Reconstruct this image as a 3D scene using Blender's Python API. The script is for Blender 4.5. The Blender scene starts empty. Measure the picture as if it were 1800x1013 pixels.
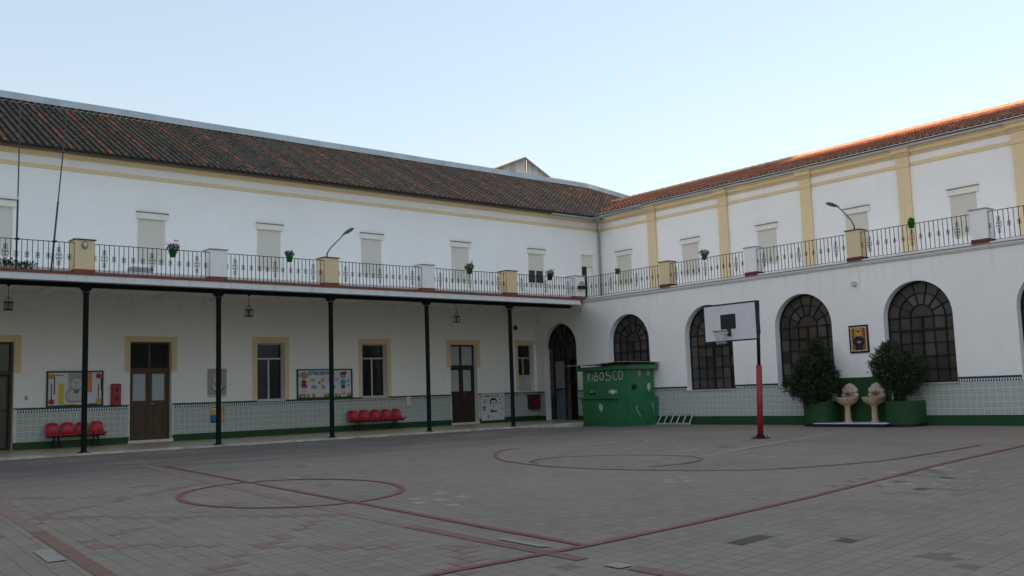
import bpy, math, random
from math import sin, cos, pi, radians, tanh, sqrt
from mathutils import Vector, Matrix
from mathutils.geometry import tessellate_polygon
random.seed(7)
scene = bpy.context.scene
col = scene.collection

# ------------------------------------------------------------------ helpers
class MB:
    """collects faces of ONE mesh"""
    def __init__(s): s.v = []; s.f = []; s.c = []; s.smooth = False
    def face(s, pts, c=None):
        i = len(s.v); s.v += [tuple(p) for p in pts]; s.f.append(tuple(range(i, i+len(pts)))); s.c.append(c); return s
    def box(s, x0, x1, y0, y1, z0, z1, c=None):
        if x0 > x1: x0, x1 = x1, x0
        if y0 > y1: y0, y1 = y1, y0
        if z0 > z1: z0, z1 = z1, z0
        i = len(s.v)
        s.v += [(x0,y0,z0),(x1,y0,z0),(x1,y1,z0),(x0,y1,z0),(x0,y0,z1),(x1,y0,z1),(x1,y1,z1),(x0,y1,z1)]
        for f in ((0,3,2,1),(4,5,6,7),(0,1,5,4),(1,2,6,5),(2,3,7,6),(3,0,4,7)):
            s.f.append(tuple(i+k for k in f)); s.c.append(c)
        return s
    def bbox(s, x0, x1, y0, y1, z0, z1, b=.01, c=None):
        """box with a chamfer on all edges (8 corner triangles, 12 bevel strips)"""
        xs=(x0,x1); ys=(y0,y1); zs=(z0,z1)
        m = Vector(((x0+x1)/2,(y0+y1)/2,(z0+z1)/2)); h = Vector((abs(x1-x0)/2,abs(y1-y0)/2,abs(z1-z0)/2))
        P = {}
        i = len(s.v); n = 0
        for sx in (-1,1):
            for sy in (-1,1):
                for sz in (-1,1):
                    for a in range(3):
                        q = [sx*(h.x-b), sy*(h.y-b), sz*(h.z-b)]; q[a] = (sx*h.x, sy*h.y, sz*h.z)[a]
                        s.v.append((m.x+q[0], m.y+q[1], m.z+q[2])); P[(sx,sy,sz,a)] = i+n; n += 1
        def F(*k): s.f.append(tuple(P[q] for q in k)); s.c.append(c)
        for g in (-1,1):
            F((g,-1,-1,0),(g,1,-1,0),(g,1,1,0),(g,-1,1,0)); F((-1,g,-1,1),(1,g,-1,1),(1,g,1,1),(-1,g,1,1)); F((-1,-1,g,2),(1,-1,g,2),(1,1,g,2),(-1,1,g,2))
            for k in (-1,1):
                F((g,k,-1,0),(g,k,1,0),(g,k,1,1),(g,k,-1,1)); F((g,-1,k,0),(g,1,k,0),(g,1,k,2),(g,-1,k,2)); F((-1,g,k,1),(1,g,k,1),(1,g,k,2),(-1,g,k,2))
                for l in (-1,1): F((g,k,l,0),(g,k,l,1),(g,k,l,2))
        return s
    def tube(s, path, r, n=6, c=None, caps=True, closed=False):
        path = [Vector(p) for p in path]; m = len(path)
        rs = r if isinstance(r, (list,tuple)) else [r]*m
        base = len(s.v); up = None
        for k, p in enumerate(path):
            if closed: d = path[(k+1)%m]-path[k-1]
            else: d = path[min(k+1,m-1)]-path[max(k-1,0)]
            d.normalize()
            if up is None or abs(d.dot(up)) > .98: up = Vector((0,0,1)) if abs(d.z) < .9 else Vector((1,0,0))
            a = d.cross(up).normalized(); b = a.cross(d).normalized(); up = b
            for j in range(n):
                t = 2*pi*j/n + pi/n
                s.v.append(tuple(p + a*(cos(t)*rs[k]) + b*(sin(t)*rs[k])))
        for k in range(m if closed else m-1):
            k2 = (k+1)%m
            for j in range(n):
                s.f.append((base+k*n+j, base+k*n+(j+1)%n, base+k2*n+(j+1)%n, base+k2*n+j)); s.c.append(c)
        if caps and not closed:
            s.f.append(tuple(base+j for j in range(n))[::-1]); s.c.append(c)
            s.f.append(tuple(base+(m-1)*n+j for j in range(n))); s.c.append(c)
        return s
    def lathe(s, prof, cx, cy, n=20, a0=0, a1=2*pi, c=None, wob=None, sy=1.0):
        """prof: [(r,z)]"""
        full = abs(a1-a0-2*pi) < 1e-6; m = n if full else n+1; base = len(s.v)
        for r, z in prof:
            for j in range(m):
                t = a0+(a1-a0)*j/n; rr = r*(1+(wob(t,z) if wob else 0))
                s.v.append((cx+rr*cos(t), cy+rr*sin(t)*sy, z))
        for k in range(len(prof)-1):
            for j in range(n):
                j2 = (j+1) % m
                s.f.append((base+k*m+j, base+k*m+j2, base+(k+1)*m+j2, base+(k+1)*m+j)); s.c.append(c)
        return s
    def poly(s, outer, holes, f, c=None):
        """2D polygon with holes; f maps (a,b)->3D"""
        loops = [outer]+holes
        tris = tessellate_polygon([[Vector((a,b,0)) for a,b in L] for L in loops])
        flat = [q for L in loops for q in L]; i = len(s.v)
        s.v += [tuple(f(a,b)) for a,b in flat]
        for t in tris: s.f.append(tuple(i+k for k in t)); s.c.append(c)
        return s
    def prism(s, pts, f, d0, d1, c=None):
        """extrude a 2D outline: f(a,b,d)"""
        n = len(pts); i = len(s.v)
        s.v += [tuple(f(a,b,d0)) for a,b in pts]+[tuple(f(a,b,d1)) for a,b in pts]
        tris = tessellate_polygon([[Vector((a,b,0)) for a,b in pts]])
        for t in tris:
            s.f.append(tuple(i+k for k in t)); s.c.append(c); s.f.append(tuple(i+n+k for k in reversed(t))); s.c.append(c)
        for k in range(n):
            s.f.append((i+k, i+(k+1)%n, i+n+(k+1)%n, i+n+k)); s.c.append(c)
        return s
    def build(s, name, mat, parent=None, smooth=False):
        me = bpy.data.meshes.new(name)
        R = ROOT.get(parent, Vector((0,0,0))) if parent else Vector((0,0,0))
        me.from_pydata([(a-R.x, b-R.y, c-R.z) for a,b,c in s.v], [], s.f)
        if any(c is not None for c in s.c):
            at = me.color_attributes.new('Col', 'FLOAT_COLOR', 'CORNER'); buf = []
            for f, c in zip(s.f, s.c):
                c = c or (1,1,1); buf += [c[0],c[1],c[2],1.0]*len(f)
            at.data.foreach_set('color', buf)
        if smooth: me.polygons.foreach_set('use_smooth', [True]*len(me.polygons))
        me.validate(); me.update()
        me.materials.append(M[mat])
        o = bpy.data.objects.new(name, me); col.objects.link(o)
        if parent: o.parent = parent; ROOT[o] = R
        return o
ROOT = {}
def tag(o, label=None, cat=None, group=None, kind=None):
    if label: o['label'] = label
    if cat: o['category'] = cat
    if group: o['group'] = group
    if kind: o['kind'] = kind
    return o
def thing(name, loc, label, cat, group=None):
    o = bpy.data.objects.new(name, None); col.objects.link(o); o.location = loc; o.empty_display_size = .2
    ROOT[o] = Vector(loc); return tag(o, label, cat, group)
def copy_tree(o, parent=None):
    c = o.copy(); col.objects.link(c)
    if parent: c.parent = parent
    for ch in KIDS.get(o, []) or list(o.children): copy_tree(ch, c)
    return c
KIDS = {}
def rot_pts(mb, i0, ang, cx, cy):
    for i in range(i0, len(mb.v)):
        x,y,z = mb.v[i]; x -= cx; y -= cy
        mb.v[i] = (cx+x*cos(ang)-y*sin(ang), cy+x*sin(ang)+y*cos(ang), z)

# ------------------------------------------------------------------ materials
M = {}
def lin(c):
    """sRGB 0-255 to linear"""
    return tuple(((x/255)/12.92 if x/255 <= .04045 else ((x/255+.055)/1.055)**2.4) for x in c)
class N:
    def __init__(s, name, rough=.8, spec=.5, metal=0):
        m = bpy.data.materials.new(name); m.use_nodes = True; M[name] = m
        s.t = m.node_tree; s.b = s.t.nodes['Principled BSDF']; s.out = s.t.nodes['Material Output']
        s.b.inputs['Roughness'].default_value = rough; s.b.inputs['Specular IOR Level'].default_value = spec; s.b.inputs['Metallic'].default_value = metal
    def n(s, typ, **kw):
        nd = s.t.nodes.new(typ)
        for k, v in kw.items():
            if k.startswith('_'): setattr(nd, k[1:], v)
            else: nd.inputs[k.replace('__',' ')].default_value = v
        return nd
    def l(s, a, b): s.t.links.new(a, b)
    def pos(s): return s.n('ShaderNodeNewGeometry').outputs['Position']
    def sep(s, vec):
        q = s.n('ShaderNodeSeparateXYZ'); s.l(vec, q.inputs[0]); return q.outputs
    def m(s, op, a, b=None, c=None, clamp=False):
        q = s.t.nodes.new('ShaderNodeMath'); q.operation = op; q.use_clamp = clamp
        for i, v in enumerate((a,b,c)):
            if v is None: continue
            if isinstance(v, (int,float)): q.inputs[i].default_value = v
            else: s.l(v, q.inputs[i])
        return q.outputs[0]
    def mix(s, fac, a, b, mode='MIX'):
        q = s.t.nodes.new('ShaderNodeMix'); q.data_type = 'RGBA'; q.blend_type = mode
        for sock, v in ((q.inputs[0],fac),(q.inputs[6],a),(q.inputs[7],b)):
            if isinstance(v, (int,float)): sock.default_value = v
            elif isinstance(v, tuple): sock.default_value = (*v[:3],1)
            else: s.l(v, sock)
        return q.outputs[2]
    def noise(s, vec, scale, detail=4, rough=.55):
        q = s.n('ShaderNodeTexNoise', Scale=scale, Detail=detail, Roughness=rough); s.l(vec, q.inputs['Vector']); return q.outputs['Fac']
    def ramp(s, fac, a, b, lo=0., hi=1.):
        q = s.t.nodes.new('ShaderNodeMapRange'); s.l(fac, q.inputs[0])
        q.inputs[1].default_value=a; q.inputs[2].default_value=b; q.inputs[3].default_value=lo; q.inputs[4].default_value=hi; return q.outputs[0]
    def scalevec(s, vec, sc):
        q = s.t.nodes.new('ShaderNodeVectorMath'); q.operation='MULTIPLY'; s.l(vec,q.inputs[0]); q.inputs[1].default_value=sc; return q.outputs[0]
    def attr(s): return s.n('ShaderNodeVertexColor', _layer_name='Col').outputs['Color']
    def color(s, c):
        if isinstance(c, tuple): s.b.inputs['Base Color'].default_value = (*c[:3],1)
        else: s.l(c, s.b.inputs['Base Color'])
        return s
    def bump(s, h, st=.3, dist=.01):
        q = s.n('ShaderNodeBump', Strength=st, Distance=dist); s.l(h, q.inputs['Height']); s.l(q.outputs[0], s.b.inputs['Normal']); return s

def simple(name, c, rough=.7, spec=.4, metal=0, var=.12, sc=6, bump=0):
    a = N(name, rough, spec, metal)
    tc = a.n('ShaderNodeTexCoord').outputs['Object']
    f = a.noise(tc, sc, 5)
    a.color(a.mix(a.ramp(f,.3,.7), tuple(x*(1-var) for x in c), tuple(min(1,x*(1+var)) for x in c)))
    if bump: a.bump(a.noise(tc, sc*8, 4), bump)
    return a

def old_render():
    a = N('old_render', .95, .2); p = a.pos(); x,y,z = a.sep(p)
    st = a.noise(a.scalevec(p,(2.2,2.2,.16)), 1.2, 6, .65); big = a.noise(p, .5, 5, .6)
    top = a.m('SUBTRACT', z, a.m('SUBTRACT', 18.1, a.m('MULTIPLY', a.m('ABSOLUTE', a.m('SUBTRACT', x, 13.56)), .45)))   # weathering runs down from the verge
    k = a.m('MULTIPLY', a.ramp(top, -1.3, 0, 0, 1), 1.0)
    dirt = a.ramp(a.m('ADD', a.m('MULTIPLY', st, .9), a.m('MULTIPLY', k, .42)), .55, .98)
    c = a.mix(dirt, (.84,.81,.75), (.20,.165,.12)); c = a.mix(a.ramp(big,.4,.65,0,.4), c, (.30,.25,.19)); a.color(c)
def plaster(name, base, streak=.5):
    a = N(name, .92, .2); p = a.pos(); PX,PY,PZ_ = a.sep(p)
    big = a.noise(p, .35, 5); fine = a.noise(p, 9, 6)
    st = a.noise(a.scalevec(p, (3.2,3.2,.28)), 1.3, 5)
    c = a.mix(a.ramp(big,.35,.7), tuple(x*.93 for x in base), base)
    c = a.mix(a.ramp(fine,.35,.65,0,.4), c, tuple(x*.88 for x in base))
    pt = a.noise(a.scalevec(p,(1,1,1.6)), .9, 7, .62); c = a.mix(a.ramp(pt,.52,.56,0,.14), c, tuple(x*.86 for x in base)); c = a.mix(a.ramp(pt,.62,.64,0,.10), c, (.9,.9,.9))
    c = a.mix(a.m('MULTIPLY', a.ramp(st,.58,.78), .22*streak), c, (.42,.41,.37))
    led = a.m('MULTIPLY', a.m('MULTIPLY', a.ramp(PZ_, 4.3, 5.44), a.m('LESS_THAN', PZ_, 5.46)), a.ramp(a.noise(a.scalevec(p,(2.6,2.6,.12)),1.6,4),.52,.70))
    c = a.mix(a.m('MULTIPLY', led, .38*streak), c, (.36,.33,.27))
    sp = a.noise(p, 2.3, 7, .7)
    c = a.mix(a.ramp(sp,.70,.76,0,.35*streak), c, (.42,.38,.32))
    a.color(c); a.bump(a.m('ADD', a.noise(p, 14, 5), a.m('MULTIPLY', a.noise(p,1.6,3), 1.5)), .35, .02)
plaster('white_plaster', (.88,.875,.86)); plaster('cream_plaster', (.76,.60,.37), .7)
old_render(); plaster('fascia_white', (.72,.73,.73), 1.2)
simple('ceiling_paint', (.84,.82,.77), .9, .2)

# patterned wall tiles (dado): green/white lattice tiles, toothed frieze, dark rail
def dado():
    a = N('dado_tile', .35, .5); p = a.pos(); x,y,z = a.sep(p)
    s = a.m('ADD', x, y)
    def saw(v, per, off=0):  # 0..1 in period
        return a.m('FRACT', a.m('DIVIDE', a.m('ADD', v, 1000*per+off), per))
    def line(v, w):          # 1 near the cell edges
        return a.m('LESS_THAN', a.m('SUBTRACT', .5, a.m('ABSOLUTE', a.m('SUBTRACT', v, .5))), w)
    T = .205
    u, w = saw(s, T), saw(z, T, -.33)
    u4, w4 = saw(s, T/4), saw(z, T/4, -.33)
    lat = a.m('ADD', a.m('MULTIPLY', a.m('SUBTRACT', u4, .5), a.m('SUBTRACT', u4, .5)), a.m('MULTIPLY', a.m('SUBTRACT', w4, .5), a.m('SUBTRACT', w4, .5)))
    ring = a.ramp(lat, .03, .12)
    edge = a.m('MAXIMUM', line(u,.06), line(w,.06))
    tv = a.noise(a.scalevec(p,(1,1,1)), 1.2, 3)
    green = a.mix(a.ramp(tv,.3,.7), (.155,.205,.175), (.185,.24,.21))
    c = a.mix(ring, green, (.44,.48,.46))
    c = a.mix(a.m('MULTIPLY', edge, .75), c, (.62,.65,.63))
    # frieze
    t = saw(s, .082); hz = a.ramp(z, 1.365, 1.435, 0, 1)
    tooth = a.m('LESS_THAN', a.m('ABSOLUTE', a.m('SUBTRACT', t, .5)), a.m('SUBTRACT', .40, a.m('MULTIPLY', hz, .24)))
    fr = a.mix(tooth, (.66,.69,.67), (.03,.05,.10))
    c = a.mix(a.m('GREATER_THAN', z, 1.355), c, fr)
    c = a.mix(a.m('GREATER_THAN', z, 1.447), c, (.02,.06,.035))
    a.color(c); a.bump(edge, -.15, .004)
dado()
def glazed(name, c, T=.10, sg=1):
    a = N(name, .5, .25); p = a.pos(); x,y,z = a.sep(p)
    s = a.m('ADD', x, y) if sg > 0 else a.m('SUBTRACT', x, y)
    def saw(v, per): return a.m('FRACT', a.m('DIVIDE', a.m('ADD', v, 1000*per), per))
    def line(v, w): return a.m('LESS_THAN', a.m('SUBTRACT', .5, a.m('ABSOLUTE', a.m('SUBTRACT', v, .5))), w)
    e = a.m('MAXIMUM', line(saw(s,T),.05), line(saw(z,T),.05))
    wn = a.n('ShaderNodeTexWhiteNoise', _noise_dimensions='2D')
    cb = a.n('ShaderNodeCombineXYZ'); a.l(a.m('FLOOR', a.m('DIVIDE', s, T)), cb.inputs[0]); a.l(a.m('FLOOR', a.m('DIVIDE', z, T)), cb.inputs[1]); a.l(cb.outputs[0], wn.inputs['Vector'])
    k = a.mix(wn.outputs['Value'], tuple(v*.9 for v in c), tuple(v*1.12 for v in c))
    a.color(a.mix(a.m('MULTIPLY', e, .5), k, tuple(v*.5+.04 for v in c))); a.bump(e, -.3, .004)
glazed('green_tile', (.012,.062,.018), .11); glazed('blue_tile', (.006,.007,.034), .11); glazed('round_green_tile', (.012,.062,.018), .11, sg=-1); glazed('round_blue_tile', (.006,.007,.034), .11, sg=-1)
glazed('blue_pattern_tile', (.10,.15,.19), .2)

# paving
def paving():
    a = N('paving', .85, .3); p = a.pos()
    X_,Y_,Z_ = a.sep(p); mp = a.n('ShaderNodeCombineXYZ'); a.l(a.m('SUBTRACT', X_, a.m('MULTIPLY', Y_, .063)), mp.inputs[0]); a.l(a.m('SUBTRACT', Y_, a.m('MULTIPLY', X_, .082)), mp.inputs[1])
    br = a.n('ShaderNodeTexBrick', Scale=1.0); a.l(mp.outputs[0], br.inputs['Vector'])
    br.offset = 0; br.squash = 1
    br.inputs['Color1'].default_value=(0,0,0,1); br.inputs['Color2'].default_value=(1,1,1,1); br.inputs['Mortar'].default_value=(.5,.5,.5,1)
    br.inputs['Mortar Size'].default_value=.0065; br.inputs['Mortar Smooth'].default_value=.4; br.inputs['Brick Width'].default_value=.235; br.inputs['Row Height'].default_value=.235; br.inputs['Bias'].default_value=0
    big = a.noise(p, .22, 5, .6); mid = a.noise(p, 1.3, 6, .65); fine = a.noise(p, 30, 4, .7)
    base = a.mix(a.ramp(big,.35,.68), (0.225,0.177,0.135), (0.305,0.237,0.176))
    base = a.mix(a.ramp(mid,.35,.7,0,.5), base, (0.191,0.154,0.123))
    tv = a.n('ShaderNodeSeparateColor'); a.l(br.outputs['Color'], tv.inputs[0])
    base = a.mix(a.ramp(tv.outputs[0],0,1,0,.42), base, (0.344,0.268,0.199))
    base = a.mix(a.m('GREATER_THAN', a.m('MULTIPLY', tv.outputs[0], a.ramp(a.noise(p,.45,2),.4,.65)), .86), base, (0.171,0.142,0.106))
    x,y,z = a.sep(p)
    # paving turns darker and cooler towards the porch, in uneven streaks
    porch_tone = a.m('MULTIPLY', a.ramp(y, -14, -8.5), a.ramp(a.noise(a.scalevec(p,(.35,1.5,1)),.8,5),.30,.55))
    base = a.mix(a.m('MULTIPLY', porch_tone, .8), base, (.125,.115,.112))
    base = a.mix(a.ramp(fine,.4,.7,0,.35), base, (0.171,0.138,0.106))
    jn = a.m('MULTIPLY', br.outputs['Fac'], a.ramp(a.noise(p,.8,4),.3,.62,.35,.8))
    base = a.mix(jn, base, (0.076,0.058,0.044))
    a.color(base); a.bump(a.m('SUBTRACT', a.m('MULTIPLY', fine, .3), br.outputs['Fac']), .5, .006)
paving()
def paint(name, c, wear=.45):
    a = N(name, .8, .3); p = a.pos()
    br = a.noise(p, 7, 6, .7); b2 = a.noise(p, 1.1, 3)
    k = a.mix(a.ramp(br,.38,.7,0,wear), c, (.28,.235,.185))
    k = a.mix(a.ramp(b2,.35,.65,0,.3), k, tuple(v*.7 for v in c)); a.color(k)
paint('red_line', (.24,.065,.055), .4); paint('faded_red', (.26,.145,.118), .75); paint('rust_line', (.21,.095,.068), .45)
paint('white_patch', (.33,.30,.26), 1.0); paint('worn_white', (.36,.32,.26), .9); paint('dark_patch', (.205,.18,.14), .5)
simple('porch_floor_stone', (.46,.38,.25), .35, .5, var=.18, sc=1.6)
simple('kerb_stone', (.42,.40,.36), .8, var=.3, sc=3)
simple('far_ground', (.18,.17,.14), .95, var=.3, sc=.1)

# roof tiles use the colour attribute plus lichen noise
def tiles(name, lich, amt):
    a = N(name, .9, .2); p = a.pos()
    c = a.mix(a.ramp(a.noise(p, 3.5, 5, .7),.42,.66,0,amt), a.attr(), lich)
    c = a.mix(a.ramp(a.noise(p, 14, 4, .7),.5,.7,0,amt*.8), c, tuple(v*.35 for v in lich))
    a.color(c); a.bump(a.noise(p, 25, 4), .5, .01)
tiles('old_tile', (.17,.155,.125), .6); tiles('new_tile', (.45,.24,.15), .3)
simple('tile_bed', (.028,.022,.018), .95, var=.3); simple('mortar', (.50,.47,.42), .95, var=.25, sc=12); simple('old_mortar', (.20,.165,.14), .95, var=.35, sc=8)
simple('zinc', (.42,.46,.48), .45, .5, .55, var=.15, sc=1.2); simple('zinc_dark', (.22,.25,.26), .5, .5, .4, var=.2, sc=3)
simple('dark_green_iron', (.004,.010,.009), .75, .15, var=.3); simple('iron', (.020,.016,.018), .75, .2, var=.3)
simple('red_band', (.20,.055,.035), .7, var=.25, sc=4); simple('dark_red_band', (.13,.028,.028), .7, var=.25)
simple('aluminium', (.50,.50,.49), .45, .5, .3); simple('shutter_box', (.74,.71,.64), .6, var=.05)
def slats():
    a = N('shutter_slats', .6, .4); p = a.pos(); x,y,z = a.sep(p)
    f = a.m('FRACT', a.m('DIVIDE', a.m('ADD', z, 10), .052))
    a.color(a.mix(a.m('MULTIPLY', a.m('LESS_THAN', f, .18), .45), (.64,.61,.54), (.36,.34,.30))); a.bump(f, .5, .012)
slats()
def glassmat(name, c, rough=.08):
    a = N(name, rough, .5); a.color(c); a.bump(a.noise(a.pos(), 2.5, 3), .12, .02); return a
glassmat('dark_glass', (.016,.018,.020)); glassmat('transom_glass', (.018,.019,.017), .5).b.inputs['Specular IOR Level'].default_value = .1; glassmat('green_glass', (.03,.04,.035), .2)
def panes():
    a = N('pane_glass', .22, .45); a.color(a.attr()); a.bump(a.noise(a.pos(), 6, 3), .25, .02)
panes()
def curtain():
    a = N('curtain', .8, .2); p = a.pos(); x,y,z = a.sep(p)
    w = a.m('SINE', a.m('MULTIPLY', a.m('ADD', x, a.m('MULTIPLY', a.noise(p,2,2), .15)), 70))
    a.color(a.mix(a.ramp(w,-1,1), (.37,.41,.44), (.44,.48,.51)))
curtain()
simple('blind_white', (.44,.44,.42), .7)
def wood(name, c):
    a = N(name, .5, .4); p = a.pos()
    g = a.noise(a.scalevec(p,(18,18,1.2)), 1.5, 5)
    a.color(a.mix(a.ramp(g,.3,.7), tuple(v*.6 for v in c), c)); a.bump(g,.2,.005)
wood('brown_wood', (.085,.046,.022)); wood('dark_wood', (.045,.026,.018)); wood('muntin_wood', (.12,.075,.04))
simple('interior_dark', (.02,.02,.02), .9)
simple('red_plastic', (.46,.012,.022), .35, .5, var=.12, sc=5); simple('red_metal', (.32,.014,.018), .45, .5); simple('dark_red', (.07,.012,.016), .5, .4)
simple('black_paint', (.012,.012,.014), .5, .4); simple('white_board', (.62,.62,.66), .55, .4, var=.06, sc=2)
simple('post_red', (.28,.016,.016), .5, .5, var=.25, sc=8); simple('net_cord', (.42,.41,.38), .9); simple('net_orange', (.16,.09,.07), .7)
def kioskmat():
    a = N('kiosk_green', .5, .4); p = a.pos(); x,y,z = a.sep(p)
    w = a.m('FRACT', a.m('MULTIPLY', a.m('ADD', a.m('ADD', x, y), 50), 7))
    n = a.noise(p, 1.5, 5)
    c = a.mix(a.ramp(n,.3,.7), (.022,.145,.060), (.036,.20,.088))
    a.color(a.mix(a.m('MULTIPLY', a.m('LESS_THAN', w, .07), .35), c, (.006,.06,.02))); a.bump(a.m('LESS_THAN', w, .07), -.3, .006)
kioskmat(); simple('kiosk_dark', (.006,.06,.022), .5); simple('sheet_metal', (.40,.37,.34), .5, .5, .4, var=.35, sc=4)
def sandstone():
    a = N('sandstone', .85, .25); p = a.n('ShaderNodeTexCoord').outputs['Object']
    c = a.mix(a.ramp(a.noise(p,6,5),.3,.7), (.44,.33,.20), (.58,.47,.33))
    c = a.mix(a.ramp(a.noise(p,11,5,.7),.5,.68,0,.6), c, (.16,.10,.07)); a.color(c); a.bump(a.noise(p,30,5),.5,.01)
sandstone()
def palestone():
    a = N('carved_stone', .85, .25); p = a.n('ShaderNodeTexCoord').outputs['Object']
    c = a.mix(a.ramp(a.noise(p,9,5),.35,.65), (.68,.63,.55), (.55,.42,.33))
    c = a.mix(a.ramp(a.noise(p,16,5,.7),.56,.7,0,.45), c, (.22,.15,.11)); a.color(c); a.bump(a.noise(p,22,5),.4,.01)
palestone(); simple('mask_stone', (.27,.19,.14), .9, var=.3, sc=14)
def leaf(name):
    a = N(name, .6, .3); a.color(a.attr()); a.b.inputs['Subsurface Weight'].default_value = 0
leaf('leaf'); leaf('printed'); simple('bark', (.07,.05,.035), .95, var=.3, bump=.5)
simple('pot_green', (.012,.15,.035), .5, .4); simple('soil', (.04,.028,.02), .95); simple('marble', (.60,.60,.58), .35, .5)
simple('lamp_grey', (.10,.10,.11), .5, .5, .3); simple('lamp_shell', (.25,.33,.33), .4, .5); simple('lens', (.5,.52,.55), .2, .6); simple('amber_glass', (.30,.24,.14), .3, .5)
simple('plastic_grey', (.32,.32,.31), .6); simple('plastic_beige', (.55,.52,.42), .6)
simple('green_pole', (.02,.055,.045), .5)
simple('frame_green', (.01,.035,.028), .5); simple('chrome', (.5,.5,.5), .3, .5, .8)
for nm, c in dict(ink_white=(.66,.67,.66), ink_black=(.012,.012,.012)).items(): simple(nm, c, .7)

# ------------------------------------------------------------------ camera, world, sun
cam = bpy.data.cameras.new('camera'); co = bpy.data.objects.new('camera', cam); col.objects.link(co); scene.camera = co
F_, YAW, PIT, ROL = 1680.665, .875528, .110257, -.033165
cam.sensor_width = 36; cam.lens = F_*36/1800; cam.clip_end = 5000; cam.clip_start = .1
f = Vector((cos(YAW)*cos(PIT), sin(YAW)*cos(PIT), sin(PIT))); r = Vector((sin(YAW), -cos(YAW), 0)); u = r.cross(f)
r2 = r*cos(ROL)+u*sin(ROL); u2 = u*cos(ROL)-r*sin(ROL)
mt = Matrix((r2, u2, -f)).transposed().to_4x4(); mt.translation = Vector((-30.1003,-34.4653,1.4486)); co.matrix_world = mt

GAM = .50
SUN_EL, SUN_AZ = radians(3.2), radians(180)      # towards the sun, azimuth from +x to +y
w = bpy.data.worlds.new('World'); scene.world = w; w.use_nodes = True
nt = w.node_tree; bg = nt.nodes['Background']; sky = nt.nodes.new('ShaderNodeTexSky'); sky.sky_type = 'NISHITA'; sky.sun_disc = False
sky.sun_elevation = SUN_EL; sky.sun_rotation = pi/2-SUN_AZ; sky.altitude = 100; sky.air_density = 1.0; sky.dust_density = 1.5; sky.ozone_density = 1.3
tint = nt.nodes.new('ShaderNodeMix'); tint.data_type = 'RGBA'; tint.blend_type = 'MULTIPLY'; tint.inputs[0].default_value = 1; tint.inputs[7].default_value = (.965,.985,1.075,1)
gam = nt.nodes.new('ShaderNodeGamma'); gam.inputs[1].default_value = GAM
nt.links.new(sky.outputs[0], gam.inputs[0]); nt.links.new(gam.outputs[0], tint.inputs[6]); nt.links.new(tint.outputs[2], bg.inputs[0]); bg.inputs[1].default_value = .15
sl = bpy.data.lights.new('sun', 'SUN'); so = bpy.data.objects.new('sun', sl); col.objects.link(so)
sl.energy = 2.0; sl.angle = radians(.5); sl.color = (1,.62,.40)
d = Vector((cos(SUN_AZ)*cos(SUN_EL), sin(SUN_AZ)*cos(SUN_EL), sin(SUN_EL))); so.rotation_euler = d.to_track_quat('Z','Y').to_euler()
scene.view_settings.view_transform = 'Standard'; scene.view_settings.look = 'None'; scene.view_settings.exposure = 2.38; scene.view_settings.gamma = 1
scene.cycles.max_bounces = 10; scene.cycles.diffuse_bounces = 6

# ------------------------------------------------------------------ ground
def gz(x, y):
    uu = max(0, -x); v = max(0, -y-5.4)
    return -.6*tanh(.0011*uu*max(0,v-.3)/.6)+.125*max(0,1-v/3.2)**2*min(1,max(0,(uu-2.6)/3))
mb = MB(); nx = ny = 150
xs = [-70+ (72.5)*i/nx for i in range(nx+1)]; ys = [-70+(66.5)*j/ny for j in range(ny+1)]
for y in ys:
    for x in xs: mb.v.append((x, y, gz(x, y)))
for j in range(ny):
    for i in range(nx):
        k = j*(nx+1)+i; mb.f.append((k,k+1,k+nx+2,k+nx+1)); mb.c.append(None)
g = mb.build('courtyard_paving', 'paving', smooth=True); tag(g, kind='structure')
g = MB().face([(-1500,-1500,-.75),(1500,-1500,-.75),(1500,1500,-.75),(-1500,1500,-.75)]).build('ground', 'far_ground'); tag(g, kind='structure')

def catmull(pts, n=8, closed=False):
    out = []; m = len(pts)
    for i in range(m if closed else m-1):
        p = [pts[(i+k-1)%m] if closed else pts[min(max(i+k-1,0),m-1)] for k in range(4)]
        for q in range(n):
            t = q/n
            out.append(tuple(.5*((2*p[1][a])+(-p[0][a]+p[2][a])*t+(2*p[0][a]-5*p[1][a]+4*p[2][a]-p[3][a])*t*t+(-p[0][a]+3*p[1][a]-3*p[2][a]+p[3][a])*t**3) for a in (0,1)))
    if not closed: out.append(tuple(pts[-1]))
    return out
def ribbon(mb, pts, w, h, closed=False, jag=.006):
    # subdivide and drape on the ground
    P = []
    m = len(pts)
    for i in range(m if closed else m-1):
        a, b = pts[i], pts[(i+1)%m]; L = math.dist(a,b); k = max(1,int(L/.35))
        for q in range(k): P.append((a[0]+(b[0]-a[0])*q/k, a[1]+(b[1]-a[1])*q/k))
    if not closed: P.append(pts[-1])
    n = len(P); base = len(mb.v)
    for i, p in enumerate(P):
        a = P[(i-1)%n] if closed else P[max(i-1,0)]; b = P[(i+1)%n] if closed else P[min(i+1,n-1)]
        dx, dy = b[0]-a[0], b[1]-a[1]; L = math.hypot(dx,dy) or 1; nx_, ny_ = -dy/L, dx/L
        for sg in (-1,1):
            ww = w/2*sg+random.uniform(-jag,jag); x, y = p[0]+nx_*ww, p[1]+ny_*ww
            mb.v.append((x, y, gz(x,y)+h))
    for i in range(n if closed else n-1):
        j = (i+1)%n
        mb.f.append((base+2*i, base+2*i+1, base+2*j+1, base+2*j)); mb.c.append(None)
def marking(name, mat, h, items):
    mb = MB()
    for pts, w_, cl in items: ribbon(mb, pts, w_, h, cl)
    return tag(mb.build(name, mat), kind='structure')
circ = [(-21.6+1.97*cos(t*pi/16), -17.55+2.36*sin(t*pi/16)) for t in range(32)]
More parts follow.
